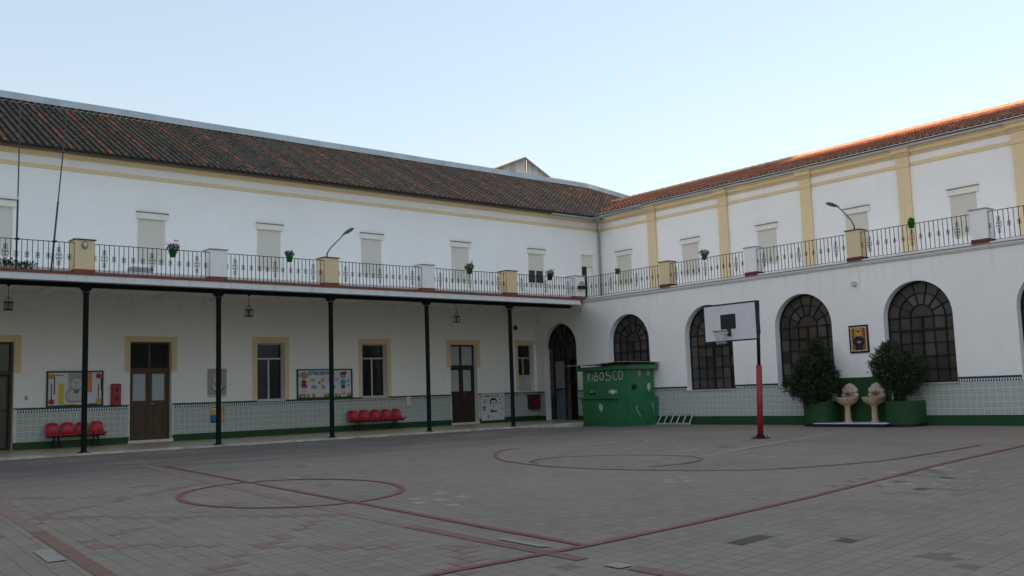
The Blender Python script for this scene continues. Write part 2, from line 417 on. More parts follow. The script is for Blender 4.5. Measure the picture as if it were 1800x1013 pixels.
marking('court_line_paint', 'red_line', .012, [
    ([(-21.18,-9.74),(-21.35,-13.86),(-21.60,-19.9),(-21.80,-23.2),(-21.93,-25.84)], .11, False),
    ([(-27.5,-25.9),(-24.24,-25.90),(-22.15,-25.93),(-20.08,-25.84),(-17.15,-25.64),(-14.05,-25.32),(-11.21,-25.0),(-7.0,-24.75),(-5.2,-24.6)], .115, False),
    (circ, .11, True),
    (catmull([(-12.2,-13.3),(-13.3,-13.6),(-14.39,-14.72),(-15.22,-16.12),(-15.53,-17.67),(-15.52,-18.75),(-15.2,-20.12),(-14.86,-20.92),(-14.27,-21.92),(-13.50,-22.75),(-11.40,-23.62),(-9.32,-23.79),(-6.90,-23.83)],6), .08, False),
    (catmull([(-15.2,-17.3),(-14.95,-16.8),(-14.2,-16.55),(-13.5,-16.75),(-12.6,-17.6),(-12.15,-18.8),(-12.2,-19.5),(-12.66,-20.1),(-13.42,-20.35),(-14.5,-20.2)],6), .07, False)])
marking('faded_line_paint', 'faded_red', .004, [
    ([(-21.0,-7.2),(-21.45,-9.0),(-21.85,-13),(-22.1,-17.2),(-22.35,-20.7),(-22.45,-23.0)], .22, False),
    ([(-25.4,-9),(-25.98,-14.0),(-26.2,-16.6),(-26.36,-18.9)], .20, False),
    ([(-31,-9.5),(-24.89,-9.35),(-22.98,-9.30),(-21.18,-9.74),(-18.10,-10.18),(-15.96,-10.78),(-12.80,-10.85),(-8.93,-10.6),(-6.5,-10.6)], .09, False),
    ([(-7.0,-10.6),(-6.9,-16.5)], .07, False), ([(-7.3,-18.5),(-6.6,-24.6)], .07, False),
    ([(-12.5,-15.6),(-6.9,-15.2)], .07, False), ([(-12.3,-19.4),(-7.1,-19.1)], .07, False)])
marking('rust_line_paint', 'rust_line', .008, [
    ([(-26.36,-18.9),(-26.62,-22.6),(-26.85,-26),(-27,-29)], .20, False),
    ([(-22.46,-22.9),(-22.47,-23.3),(-22.52,-24.7),(-22.56,-26.5)], .20, False),
    ([(-22.54,-27.25),(-22.5,-30.5)], .20, False)])
# faded play-diagram made of single painted slabs, following the slab grid
T = .235; A0 = radians(3.5)
def cell(i, j): 
    U, V = i*T, j*T; x = (U+.063*V)/(1-.063*.082); return (x, V+.082*x)
def cellof(x, y): return (int((x-.063*y)//T), int((y-.082*x)//T))
def slab(mb, i, j, h, sh=.012):
    q = [cell(i+a, j+b) for a,b in ((sh,sh),(1-sh,sh),(1-sh,1-sh),(sh,1-sh))]
    mb.face([(x,y,gz(x,y)+h) for x,y in q])
used = set(); mb = MB()
for (x0,y0),(x1,y1) in (((-26.09,-17.22),(-22.3,-14.6)),((-26.32,-20.56),(-22.9,-18.2)),((-25.93,-23.96),(-22.45,-20.7)),((-26.32,-20.56),(-22.85,-24.9)),((-22.77,-24.78),(-23.9,-26.0)),((-26.09,-17.22),(-22.5,-20.95)),((-25.9,-13.7),(-23.2,-16.4)),((-26.0,-24.0),(-24.6,-25.6))):
    n = int(math.dist((x0,y0),(x1,y1))/.16)
    for k in range(n+1):
        used.add(cellof(x0+(x1-x0)*k/n, y0+(y1-y0)*k/n))
for (i,j) in used:
    if random.random() < .82: slab(mb, i, j, .0035, .035)
tag(mb.build('play_diagram_paint', 'faded_red'), kind='structure')
mb = MB()
for q in (((-26.85,-20.75),(-26.63,-20.75),(-26.70,-21.75),(-26.92,-21.75)), ((-22.67,-26.93),(-22.46,-26.94),(-22.46,-27.18),(-22.67,-27.19)), ((-22.36,-24.7),(-22.22,-24.72),(-22.27,-25.7),(-22.37,-25.55))):
    mb.face([(x,y,gz(x,y)+.013) for x,y in q])
tag(mb.build('white_paint_patches', 'white_patch'), kind='structure')
mb = MB()
for i in range(46):
    cx, cy, sp = random.choice([(-20.5,-20.7,1.0),(-11.5,-17.2,1.6),(-11.0,-19.4,1.2),(-12.3,-25.6,.6),(-14.5,-25.8,.5),(-16.1,-22.3,.5),(-19.0,-12.4,1.6),(-21.0,-14.5,1.4),(-8.5,-14,2.0)])
    a_, b_ = cellof(cx+random.gauss(0,sp*.5), cy+random.gauss(0,sp*.5)); slab(mb, a_, b_, .0025, .03)
tag(mb.build('worn_paint_patches', 'worn_white'), kind='structure')
mb = MB(); ribbon(mb, [(-2.2,-17.75),(-4.5,-18.15),(-6.70,-18.52),(-11.04,-19.39),(-12.5,-19.6)], .16, .0055); tag(mb.build('chalky_line', 'worn_white'), kind='structure')
mb = MB()
for cx, cy, n, sp in ((-20.3,-27.1,14,.55),(-19.5,-27.9,5,.3),(-14.8,-26.9,12,.9),(-13.3,-26.1,8,.8),(-9.5,-18.2,5,.5),(-11,-17.3,3,.5)):
    for k in range(n):
        a_, b_ = cellof(cx+random.gauss(0,sp*.6), cy+random.gauss(0,sp*.35)); slab(mb, a_, b_, .0025, .02)
tag(mb.build('replaced_dark_slabs', 'dark_patch'), kind='structure')
# leaves and grit lying along the kerb
mb = MB()
for k in range(260):
    x = random.uniform(-26,-1.5) if k < 150 else random.uniform(-28,-4); y = -5.55-abs(random.gauss(0,.12)) if k < 150 else random.uniform(-28,-7)
    s_ = random.uniform(.012,.03); t = random.uniform(0,pi)
    mb.face([(x+s_*cos(t+a), y+s_*sin(t+a), gz(x,y)+.016+random.uniform(0,.006)) for a in (0,1.4,3.1,4.6)], random.choice([(.06,.045,.03),(.10,.075,.04),(.03,.03,.028),(.16,.14,.10)]))
tag(mb.build('leaf_litter', 'leaf'), 'scattered dry leaf bits and grit on the paving and along the kerb', 'litter', kind='stuff')

# porch floor
mb = MB(); out = [(-60,0),(-60,-5.42),(-2.25,-5.42),(-.02,-3.2),(-.02,0)]
mb.prism(out, lambda a,b,d:(a,b,d), -.2, .168); tag(mb.build('porch_floor','porch_floor_stone'), kind='structure')
mb = MB(); xx = -60
while xx < -2.6:
    L = min(1.0, -2.45-xx); dz = random.uniform(-.006,.006); dy = random.uniform(-.012,.012)
    mb.bbox(xx+.004, xx+L-.004, -5.47+dy, -5.36, -.2, .176+dz, .008); xx += L
mb.prism([(-2.33,-5.47),(-2.20,-5.36),(0,-3.14),(0,-3.32)], lambda a,b,d:(a,b,d), -.2, .176)
tag(mb.build('kerb','kerb_stone'), kind='structure')

# ------------------------------------------------------------------ left wing
LW = thing('school_building', (-20,3,0), 'long white two-storey wing with dark old tiled roof and a pillared porch', 'building')
FA = lambda a,b: (a, 0, b)
def rect(x0,x1,z0,z1): return [(x0,z0),(x1,z0),(x1,z1),(x0,z1)]
def reveal(mb, x0,x1,z0,z1, dep, fn, sill=True):
    c = [(x0,z0),(x1,z0),(x1,z1),(x0,z1)]
    for k in range(4):
        if k == 0 and not sill: continue
        (a0,b0),(a1,b1) = c[k], c[(k+1)%4]
        mb.face([fn(a0,b0,0),fn(a1,b1,0),fn(a1,b1,dep),fn(a0,b0,dep)])
fA = lambda a,b,d: (a, d, b)
fC = lambda a,b,d: (d, a, b)
fD = lambda a,b,d: (4.59+d, a, b)
low = [(-24.35,-22.62,.17,3.68,.3),(-18.92,-17.46,.26,3.72,.28),(-14.17,-13.03,1.51,3.71,.3),(-9.55,-8.35,1.51,3.71,.3),(-5.04,-3.57,.25,3.72,.3),(-1.13,-.16,1.58,3.74,.3)]
upx = [-23.80,-18.76,-14.20,-9.56,-4.89,-.32]; SP = 1.13
upw = [(x+.03,x+SP-.08,6.58 if i<5 else 6.72,8.30,.14) for i,x in enumerate(upx)]
dr6 = (3.27,4.2,5.47,8.34,.42)
mb = MB(); holes = [rect(a,b,max(c,.171),d_) for a,b,c,d_,e in low+upw+[dr6]]
mb.poly(rect(-60,4.59,.17,10.22), holes, FA)
for a,b,c,d_,e in low+upw+[dr6]: reveal(mb, a,b,c,d_,e,fA)
mb.box(-60,-59.8,.0,12.5,-1,10.2); mb.box(-60,16,12.3,12.5,-1,10.2)
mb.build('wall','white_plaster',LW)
# dado strips between openings (3 cm proud)
def dado_strips(breaks, lo, hi, parent, fn, zb, dep=-.025, top=1.49, gb='green_tile', gtop=.42):
    a = lo; segs = []
    for o0,o1,zo in sorted(breaks):
        if o0 > a: segs.append((a,o0,top))
        if zo: segs.append((max(o0,lo),o1,zo))
        a = o1
    if a < hi: segs.append((a,hi,top))
    for s0,s1,t in segs:
        mb = MB(); gr = MB()
        for M_, z0,z1,d_ in ((mb,gtop,t,dep),(gr,zb,gtop,dep-.012)):
            c = [(s0,z0),(s1,z0),(s1,z1),(s0,z1)]
            M_.prism(c, fn, 0.0 if M_ is mb else -.001, d_)
        o_ = mb.build('tile_dado','dado_tile',parent); gr.build('tile_skirting',gb,o_)
        if t == top: MB().prism([(s0,top),(s1,top),(s1,top+.025),(s0,top+.025)], fn, 0, dep-.015).build('dado_rail','frame_green',o_)
dado_strips([(-24.35,-22.62,0),(-18.95,-17.43,0),(-14.2,-13.0,1.47),(-9.58,-8.32,1.47),(-5.07,-3.54,0),(-1.16,-.13,1.50)], -60, -.03, LW, fA, .17, gtop=.40)
# painted door and window surrounds
def surround(x0,x1,o0,o1,zt,ot,zb):
    MB().prism([(x0,zb),(o0,zb),(o0,ot),(o1,ot),(o1,zb),(x1,zb),(x1,zt),(x0,zt)], fA, -.018, .0).build('opening_surround','cream_plaster',LW)
surround(-24.6,-22.42,-24.35,-22.62,3.91,3.68,2.67); surround(-19.11,-17.27,-18.92,-17.46,3.91,3.72,2.66)
surround(-14.37,-12.85,-14.17,-13.03,3.95,3.71,1.515); surround(-9.72,-8.16,-9.55,-8.35,3.93,3.71,1.515)
surround(-5.25,-3.38,-5.04,-3.57,3.93,3.72,2.69)
MB().prism([(-1.29,1.6),(-1.13,1.6),(-1.13,3.74),(-.005,3.74),(-.005,3.95),(-1.29,3.95)], fA, -.018, 0).build('opening_surround','cream_plaster',LW)
for a,b in ((-22.62,-22.54),(-18.985,-18.925),(-17.455,-17.395),(-5.095,-5.045),(-3.565,-3.515)): MB().box(a,b,-.03,.0,.17,1.47).build('tile_edging','marble',LW)
for a,b,c_,d_ in ((-18.98,-17.40,.27,.262),(-5.09,-3.52,.29,.254)): MB().box(a,b,-.05,c_,.171,d_).build('door_step','marble',LW)
# lower windows
for (o0,o1,z0,z1,dep),blind in ((low[2],0),(low[3],0),(low[5],1)):
    y = dep-.06
    fr = MB(); w_ = .045; zt = 3.12; m_ = (o0+o1)/2
    fr.box(o0,o0+w_,y,y+.06,z0,z1); fr.box(o1-w_,o1,y,y+.06,z0,z1); fr.box(o0+w_,o1-w_,y,y+.06,z1-w_,z1); fr.box(o0+w_,o1-w_,y,y+.06,z0,z0+.06)
    fr.box(o0+w_,o1-w_,y-.004,y+.06,zt-.03,zt+.03); fr.box(m_-.03,m_+.03,y-.008,y+.06,z0+.06,zt-.03)
    wn = fr.build('window_frame','aluminium',LW)
    MB().box(o0+w_,o1-w_,y+.03,y+.04,z0+.06,z1-w_).build('pane','dark_glass',wn)
    if blind: MB().box(o0+w_,o1-w_,y+.012,y+.026,z0+.06,2.32).build('blind','blind_white',wn)
    MB().box(o0-.02,o1+.02,-.05,y,z0-.03,z0-.001).build('window_sill','marble',wn)
# doors
def door(o0,o1,z0,z1,dep,mat,curt_top,name='double_door'):
    y = dep-.07; m_ = (o0+o1)/2; zt = 2.74; dr = MB()
    e = .07
    dr.box(o0,o0+e,y,y+.09,z0,z1); dr.box(o1-e,o1,y,y+.09,z0,z1); dr.box(o0+e,o1-e,y,y+.09,z1-e,z1); dr.box(o0+e,o1-e,y-.01,y+.09,zt-.05,zt+.06)
    dr.box(m_-.045,m_+.045,y-.005,y+.07,zt+.06,z1-e)
    for a,b in ((o0+e,m_-.012),(m_+.012,o1-e)):
        dr.box(a,a+.1,y+.01,y+.06,z0,zt-.05); dr.box(b-.1,b,y+.01,y+.06,z0,zt-.05); dr.box(a+.1,b-.1,y+.01,y+.06,zt-.15,zt-.05); dr.box(a+.1,b-.1,y+.01,y+.06,1.50,1.64); dr.box(a+.1,b-.1,y+.01,y+.06,z0,z0+.14)
        dr.box(a+.1,b-.1,y+.03,y+.05,z0+.14,1.50); dr.bbox(a+.15,b-.15,y+.02,y+.045,z0+.22,1.42,.01)
    dr.box(m_-.03,m_+.03,y-.012,y+.01,z0,zt-.05)
    d_ = dr.build(name,mat,LW)
    for a,b in ((o0+e,m_-.012),(m_+.012,o1-e)):
        MB().box(a+.1,b-.1,y+.035,y+.045,1.64,zt-.15).build('curtained_pane','curtain',d_)
        MB().box(a,b,y+.05,y+.06,zt+.06,z1-e).build('transom_pane','curtain' if curt_top else 'transom_glass',d_)
    MB().tube([(m_+.07,y-.01,1.52),(m_+.07,y-.05,1.52),(m_+.17,y-.05,1.52)],.012,8).build('door_handle','chrome',d_)
door(*low[1],'brown_wood',False); door(*low[4],'dark_wood',True)
# far-left double door: glazed dark metal leaf
o0,o1,z0,z1,dep = low[0]; y = dep-.02; dr = MB()
dr.box(o1-.08,o1,y-.1,y+.09,z0,z1); dr.box(o0,o0+.08,y-.1,y+.09,z0,z1); dr.box(o0+.08,o1-.08,y-.1,y+.09,2.62,2.74); dr.box(o0+.08,o1-.08,y-.1,y+.09,z1-.06,z1)
d_ = dr.build('double_door','brown_wood',LW)
mb = MB(); xm = (o0+o1)/2
for a,b in ((o0+.08,xm-.01),(xm+.01,o1-.08)):
    mb.box(a,a+.06,y,y+.05,z0,2.62); mb.box(b-.06,b,y,y+.05,z0,2.62)
    for q in (z0+.03,1.42,2.55): mb.box(a+.06,b-.06,y,y+.05,q,q+.06)
mb.build('leaf_frame','black_paint',d_)
MB().box(o0+.14,o1-.14,y+.02,y+.03,z0+.09,2.55).build('door_pane','green_glass',d_)
MB().box(o0+.08,o1-.08,y+.02,y+.03,2.74,z1-.06).build('transom_pane','green_glass',d_)
# upper shuttered windows
def upper_window(parent, fn, a0, sgn, zb, shut_to, i):
    """fn(a, z, depth); a runs left to right by sgn"""
    e0, e1 = a0, a0+sgn*SP
    bx = MB(); c = [(e0,8.15),(e1,8.15),(e1,8.37),(e0,8.37)]; bx.prism(c, fn, .02, -.055)
    b = bx.build('roller_shutter','shutter_box',parent)
    lip = MB(); lip.prism([(e0-sgn*.015,8.37),(e1+sgn*.015,8.37),(e1+sgn*.015,8.395),(e0-sgn*.015,8.395)], fn, 0, -.085); lip.build('drip_shadow_ledge','muntin_wood',b)  # ledge coloured dark so it draws the thin shadow line above the box
    s0, s1 = a0+sgn*.05, e1-sgn*.10
    MB().prism([(s0,shut_to),(s1,shut_to),(s1,8.15),(s0,8.15)], fn, .06, .03).build('slats','shutter_slats',b)
    fr = MB()
    for p0,p1 in ((a0+sgn*.03,a0+sgn*.07),(e1-sgn*.12,e1-sgn*.08)): fr.prism([(p0,zb),(p1,zb),(p1,8.15),(p0,8.15)], fn, .10, .02)
    fr.prism([(a0+sgn*.03,zb-.03),(e1-sgn*.06,zb-.03),(e1-sgn*.06,zb+.01),(a0+sgn*.03,zb+.01)], fn, .1, -.05)
    if shut_to > zb+.1:
        m_ = (s0+s1)/2; fr.prism([(m_-.025,zb),(m_+.025,zb),(m_+.025,shut_to),(m_-.025,shut_to)], fn, .10, .05)
    fr.build('guide_rails','shutter_box',b)
    if shut_to > zb+.1: MB().prism([(s0,zb),(s1,zb),(s1,shut_to+.02),(s0,shut_to+.02)], fn, .12, .09).build('pane','dark_glass',b)
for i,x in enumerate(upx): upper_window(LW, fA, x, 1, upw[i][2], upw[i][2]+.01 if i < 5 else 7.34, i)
# terrace doorway near the inner corner
b = MB().box(3.27,4.2,.16,.42,7.77,8.34).build('roller_shutter','shutter_box',LW)
MB().box(3.27,3.93,.34,.40,5.47,7.77).build('terrace_door','dark_wood',LW)
MB().box(3.93,4.2,.30,.42,5.47,7.77).build('door_jamb','white_plaster',LW)
# string course, cornice
mb = MB(); mb.box(-60,4.53,-.035,0,9.58,9.715); mb.build('string_course','cream_plaster',LW)
mb = MB()
for y0,z0,z1 in ((-.05,9.99,10.04),(-.10,10.04,10.09),(-.20,10.09,10.15),(-.32,10.15,10.205)): mb.box(-60,4.45-y0*0,y0,0,z0,z1)
mb.build('cornice','cream_plaster',LW)
# roof
S1 = math.tan(radians(27)); EY, EZ = -.55, 10.22; RY = 6.1; RZ = EZ+(RY-EY)*S1
def curve_tile_rows(mb, org, adv, across, nrow, step, r, colf, drop=.017, seg=5, k0=0):
    """one column of barrel tiles running up the slope. org: eave point; adv: unit up-slope vector; across: unit sideways"""
    nrm = across.cross(adv).normalized()
    if nrm.z < 0: nrm = -nrm
    for k in range(k0, nrow):
        c = colf(k); j = random.uniform(-.008,.008)
        p0 = org+adv*(k*step-.0)+across*j; p1 = org+adv*(k*step+step*1.08)+across*random.uniform(-.008,.008)
        lo_, hi_ = r*1.0, r*.80; base = len(mb.v)
        for P, rr, lift in ((p0,lo_,drop),(p1,hi_,0.)):
            for q in range(seg+1):
                t = pi*q/seg; v = P + across*(cos(t)*rr) + nrm*(sin(t)*rr*.95+lift)
                mb.v.append((v.x,v.y,v.z))
        n = seg+1
        for q in range(seg): mb.f.append((base+q,base+q+1,base+n+q+1,base+n+q)); mb.c.append(c)
        # lip of the tile: thickness seen from below
        b2 = len(mb.v)
        for q in range(seg+1):
            t = pi*q/seg; v = p0 + across*(cos(t)*lo_*.80) + nrm*(sin(t)*lo_*.75+drop)
            mb.v.append((v.x,v.y,v.z))
        for q in range(seg): mb.f.append((b2+q,b2+q+1,base+q+1,base+q)); mb.c.append(tuple(v*.9+.02 for v in c))
PITCH = .258
KX, HX = 9.9, 18.0                                            # ridge end / hip
rf = MB()                                                       # bed under the tiles, closed hip roof
rb = -.05
A_=( -60,EY,EZ+rb); B_=(17.0,EY,EZ+rb); C_=(KX,RY,RZ+rb); D_=(-60,RY,RZ+rb); E_=(17.0,12.75,EZ+rb); F_2=(-60,12.75,EZ+rb)
rf.face([A_,B_,C_,D_]); rf.face([B_,E_,C_]); rf.face([D_,C_,E_,F_2]); rf.face([A_,F_2,E_,B_]); rf.face([A_,D_,F_2])
roofL = rf.build('roof','tile_bed',LW)
mb = MB(); adv = Vector((0,1,S1)).normalized(); acr = Vector((1,0,0)); step = .25; L_ = (RY-EY)/adv.y
ncol = int((KX+27+6.6)/PITCH); mort = MB(); rr0 = random.Random(3)
VX0, VX1, VY = 3.99, 10.4, 3.35                                 # valley with the right wing roof
orange_cols = set(); k = 2
while k < ncol: orange_cols.add(k); k += rr0.choice([4,5,6,7,8,9])
for i in range(ncol):
    x = -27+PITCH*i
    if x > 16.6: break
    y0 = EY; ytop = RY
    if x > VX0-.1: y0 = EY+(x-VX0)*(VY-EY)/(VX1-VX0)            # start above the valley
    if x > KX: ytop = RY-(x-KX)*(RY-EY)/(17.0-KX)
    if ytop-y0 < .5: continue
    n = int((ytop-EY)/adv.y/step)+1; org = Vector((x, EY, EZ)); k0 = 0 if y0 <= EY else int((y0-EY)/adv.y/step)+1
    isor = i in orange_cols; near = max(0,(x-2)/6)
    lo_or = rr0.randint(0,6) if isor else 0
    cb_ = rr0.choice([(.105,.078,.062),(.13,.092,.070),(.085,.068,.056),(.125,.112,.09)])
    def colf(k, i=i, isor=isor, near=near, lo_or=lo_or, cb_=cb_):
        b = rr0.uniform(.85,1.25)
        if rr0.random() < .7 and not isor and near < .5: return tuple(v*b for v in cb_)
        if (isor and k >= lo_or-3 and rr0.random() < .88) or rr0.random() < .02+.45*min(1,near):
            return tuple(v*b for v in rr0.choice([(.33,.105,.055),(.27,.090,.050),(.31,.16,.09),(.24,.09,.055)]))
        return tuple(v*b for v in rr0.choice([(.105,.078,.062),(.13,.092,.070),(.085,.068,.056),(.14,.092,.068),(.125,.112,.09)]))
    curve_tile_rows(mb, org, adv, acr, n, step, .076, colf, k0=k0)
    if k0 == 0: mb.face([(x+.066*cos(t*pi/8), EY+.02, EZ+.018+.06*sin(t*pi/8)) for t in range(9)], (.24,.20,.165))
mb.build('roof_tiles','old_tile',roofL)
# metal flashing on the ridge and down the hip
mb = MB(); prof = [(-.12,.02),(-.11,.20),(-.02,.33),(.10,.36),(.2,.30),(.22,.02)]
xs_ = [-60]+[-27+3.2*k for k in range(12)]+[KX]
pts = [(x, RY, RZ+(.0 if k%2 else .012)) for k,x in enumerate(xs_)]+[(17.2,-.35,EZ+.05)]
for a,b in zip(pts[:-1],pts[1:]):
    base = len(mb.v)
    for P in (a,b):
        for dy,dz in prof: mb.v.append((P[0]+(dy*.4 if P[0]>KX+1 else 0),P[1]+dy,P[2]+dz))
    n = len(prof)
    for q in range(n-1): mb.f.append((base+q,base+q+1,base+n+q+1,base+n+q)); mb.c.append(None)
mb.build('ridge_flashing','zinc',roofL)
MB().box(-60,3.95,EY+.06,.0,EZ-.075,EZ-.055).build('eave_board','muntin_wood',roofL)
mb = MB(); gp = [(.77,-.68,10.06),(3.72,-.70,10.05)]
mb.tube(gp,.065,8); mb.tube([(3.78,-.70,10.10),(3.84,-3.8,10.27)],.065,8); mb.bbox(3.62,3.95,-.86,-.56,9.93,10.17,.015)
mb.tube([(3.80,-.68,9.95),(4.25,-.25,9.62),(4.46,-.13,9.50),(4.46,-.13,5.6)],.05,8)
for z in (8.9,7.6,6.5): mb.tube([(4.46,-.13,z),(4.46,-.13,z+.05)],.062,8)
mb.build('gutter_and_downpipe','zinc_dark',LW)

# terrace slab over the porch
sl_ = MB()
sl_.prism([(-60,0),(-60,-5.40),(-2.55,-5.40),(-.01,-2.9),(-.01,0)], lambda a,b,d:(a,b,d), 5.36, 5.46)
slabL = sl_.build('terrace_slab','ceiling_paint',LW)
mb = MB(); mb.prism([(-60,-5.402),(-60,-5.71),(-2.42,-5.71),(-.005,-3.28),(-.005,-2.91),(-2.545,-5.402)], lambda a,b,d:(a,b,d), 5.058, 5.245); mb.build('fascia','fascia_white',LW)
mb = MB(); mb.prism([(-60,-5.20),(-60,-5.735),(-2.41,-5.735),(-.01,-3.31),(-.01,-2.95),(-2.5,-5.20)], lambda a,b,d:(a,b,d), 5.247, 5.315)
mb.build('terrace_coping','red_band',LW)
mb = MB(); mb.box(-60,-2.62,-5.345,-5.195,4.935,4.96); mb.box(-60,-2.62,-5.285,-5.255,4.96,5.33); mb.box(-60,-2.62,-5.345,-5.195,5.33,5.358)
mb.box(-60,-2.62,-5.398,-5.36,4.97,5.05)
mb.build('porch_beam','dark_green_iron',LW)
mb = MB(); xx = -26
while xx < -1.2:
    mb.box(xx,xx+.08,-5.19,-.02,5.22,5.35); xx += 2.0
mb.build('ceiling_joists','ceiling_paint',LW)
for i in range(-1,5):
    x = -21.905+4*i; cm = MB()
    cm.lathe([(.17,.17),(.17,.19),(.095,.2),(.080,.26),(.078,4.72),(.095,4.78),(.10,4.80)],x,-5.27,16)
    c_ = cm.build('column','dark_green_iron',LW,True)
    MB().prism([(-.20,4.935),(.20,4.935),(.14,4.905),(.09,4.83),(-.09,4.83),(-.14,4.905)], lambda a,b,d:(x+a,-5.27+d,b), -.085,.085).build('capital','dark_green_iron',c_)
# parapet piers
def pier(parent, x0,x1,y0,y1,z0,z1, mat, band):
    p = MB().bbox(x0,x1,y0,y1,z0,z1,.008).build('parapet_pier',mat,parent)
    MB().box(x0-.015,x1+.015,y0-.015,y1+.015,z0-.03,z0+.10).build('pier_base',band,p)
    MB().bbox(x0-.04,x1+.04,y0-.04,y1+.04,z1,z1+.03,.006).build('pier_cap','kerb_stone' if mat=='white_plaster' else 'muntin_wood',p)
for i in range(-1,5):
    x1 = -21.8+4*i
    pier(LW, x1-.55,x1,-5.68,-5.18,5.317,6.27,'cream_plaster' if i%2==0 else 'white_plaster','red_band')
pier(LW,-2.66,-2.08,-5.68,-5.15,5.317,6.26,'white_plaster','red_band')

# ------------------------------------------------------------------ right wing
RW = thing('school_building', (9,-25,0), 'white wing with tall arched ground-floor windows, cream pilasters and an orange-red tiled roof', 'building')
FC = lambda a,b: (0, a, b); FD = lambda a,b: (4.59, a, b)
arches = [(-6.07-4.3*i,1.37) for i in range(5)]+[(-27.58,1.37),(-31.9,1.37)]
AR, AZ, ADP = 1.175, 3.53, .36
def arch_loop(c, z0, r=AR, n=20):
    return [(c-r,z0),(c+r,z0)]+[(c+r*cos(t*pi/n), AZ+r*sin(t*pi/n)) for t in range(n+1)][0:]
doorc = -1.70
loops = [arch_loop(c,z0) for c,z0 in arches]+[arch_loop(doorc,.171,1.11)]
mb = MB(); mb.poly([(-60,-.6),(-3.25,-.6),(-3.25,.17),(0,.17),(0,5.46),(-60,5.46)], loops, FC)
for L in loops:
    n = len(L)
    for k in range(n):
        a,b = L[k], L[(k+1)%n]; mb.face([fC(a[0],a[1],0),fC(b[0],b[1],0),fC(b[0],b[1],ADP),fC(a[0],a[1],ADP)])
mb.face([(0,-60,5.46),(4.59,-60,5.46),(4.59,0,5.46),(0,0,5.46)])
dw = [(-1.15-4.25*i) for i in range(7)]
dh = [(y-SP+.10,y-.04,6.68,8.30,.14) for y in dw]
mb.poly(rect(-60,0,5.46,10.35), [rect(a,b,c,d_) for a,b,c,d_,e in dh], FD)
for a,b,c,d_,e in dh: reveal(mb,a,b,c,d_,e,fD)
mb.box(13.3,13.5,-60,12.3,-1,10.3)
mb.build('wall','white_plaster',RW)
brk = [(c-AR-.02,c+AR+.02,z-.06) for c,z in arches]
br2 = [(-17.95,-15.86,0)]
segs_breaks = []
for c0,c1,zz in brk: segs_breaks.append((c0,c1,zz))
# keep the fountain panel free of patterned tiles
segs_breaks = [(a,b,z) if not (b>-17.95 and b<-15.8) else (a,b,z) for a,b,z in segs_breaks]
def clip(segs, h0, h1):
    out=[]
    for a,b,z in segs:
        if b<=h0 or a>=h1: out.append((a,b,z))
        else:
            if a<h0: out.append((a,h0,z))
            if b>h1: out.append((h1,b,z))
    return out+[(h0,h1,0)]
dado_strips(clip(segs_breaks,-17.9,-15.9), -60, -3.25, RW, fC, -.4, gtop=.33)
dado_strips([(doorc-1.13,doorc+1.13,0)], -3.25, -.03, RW, fC, .17, gtop=.38)
MB().prism([(-17.9,-.3),(-15.9,-.3),(-15.9,1.62),(-17.9,1.62)], fC, 0, -.03).build('fountain_tile_panel','green_tile',RW)
# vertical white edging at the arch door and cream sills
for c,z0 in arches: MB().prism([(c-AR-.05,z0-.05),(c+AR+.05,z0-.05),(c+AR+.05,z0-.002),(c-AR-.05,z0-.002)], fC, ADP-.06, -.06).build('window_sill','kerb_stone',RW)
MB().prism([(doorc-1.17,.17),(doorc-1.13,.17),(doorc-1.13,1.5),(doorc-1.17,1.5)], fC, 0,-.03).build('tile_edging','marble',RW); MB().prism([(doorc+1.13,.17),(doorc+1.17,.17),(doorc+1.17,1.5),(doorc+1.13,1.5)], fC, 0,-.03).build('tile_edging','marble',RW)
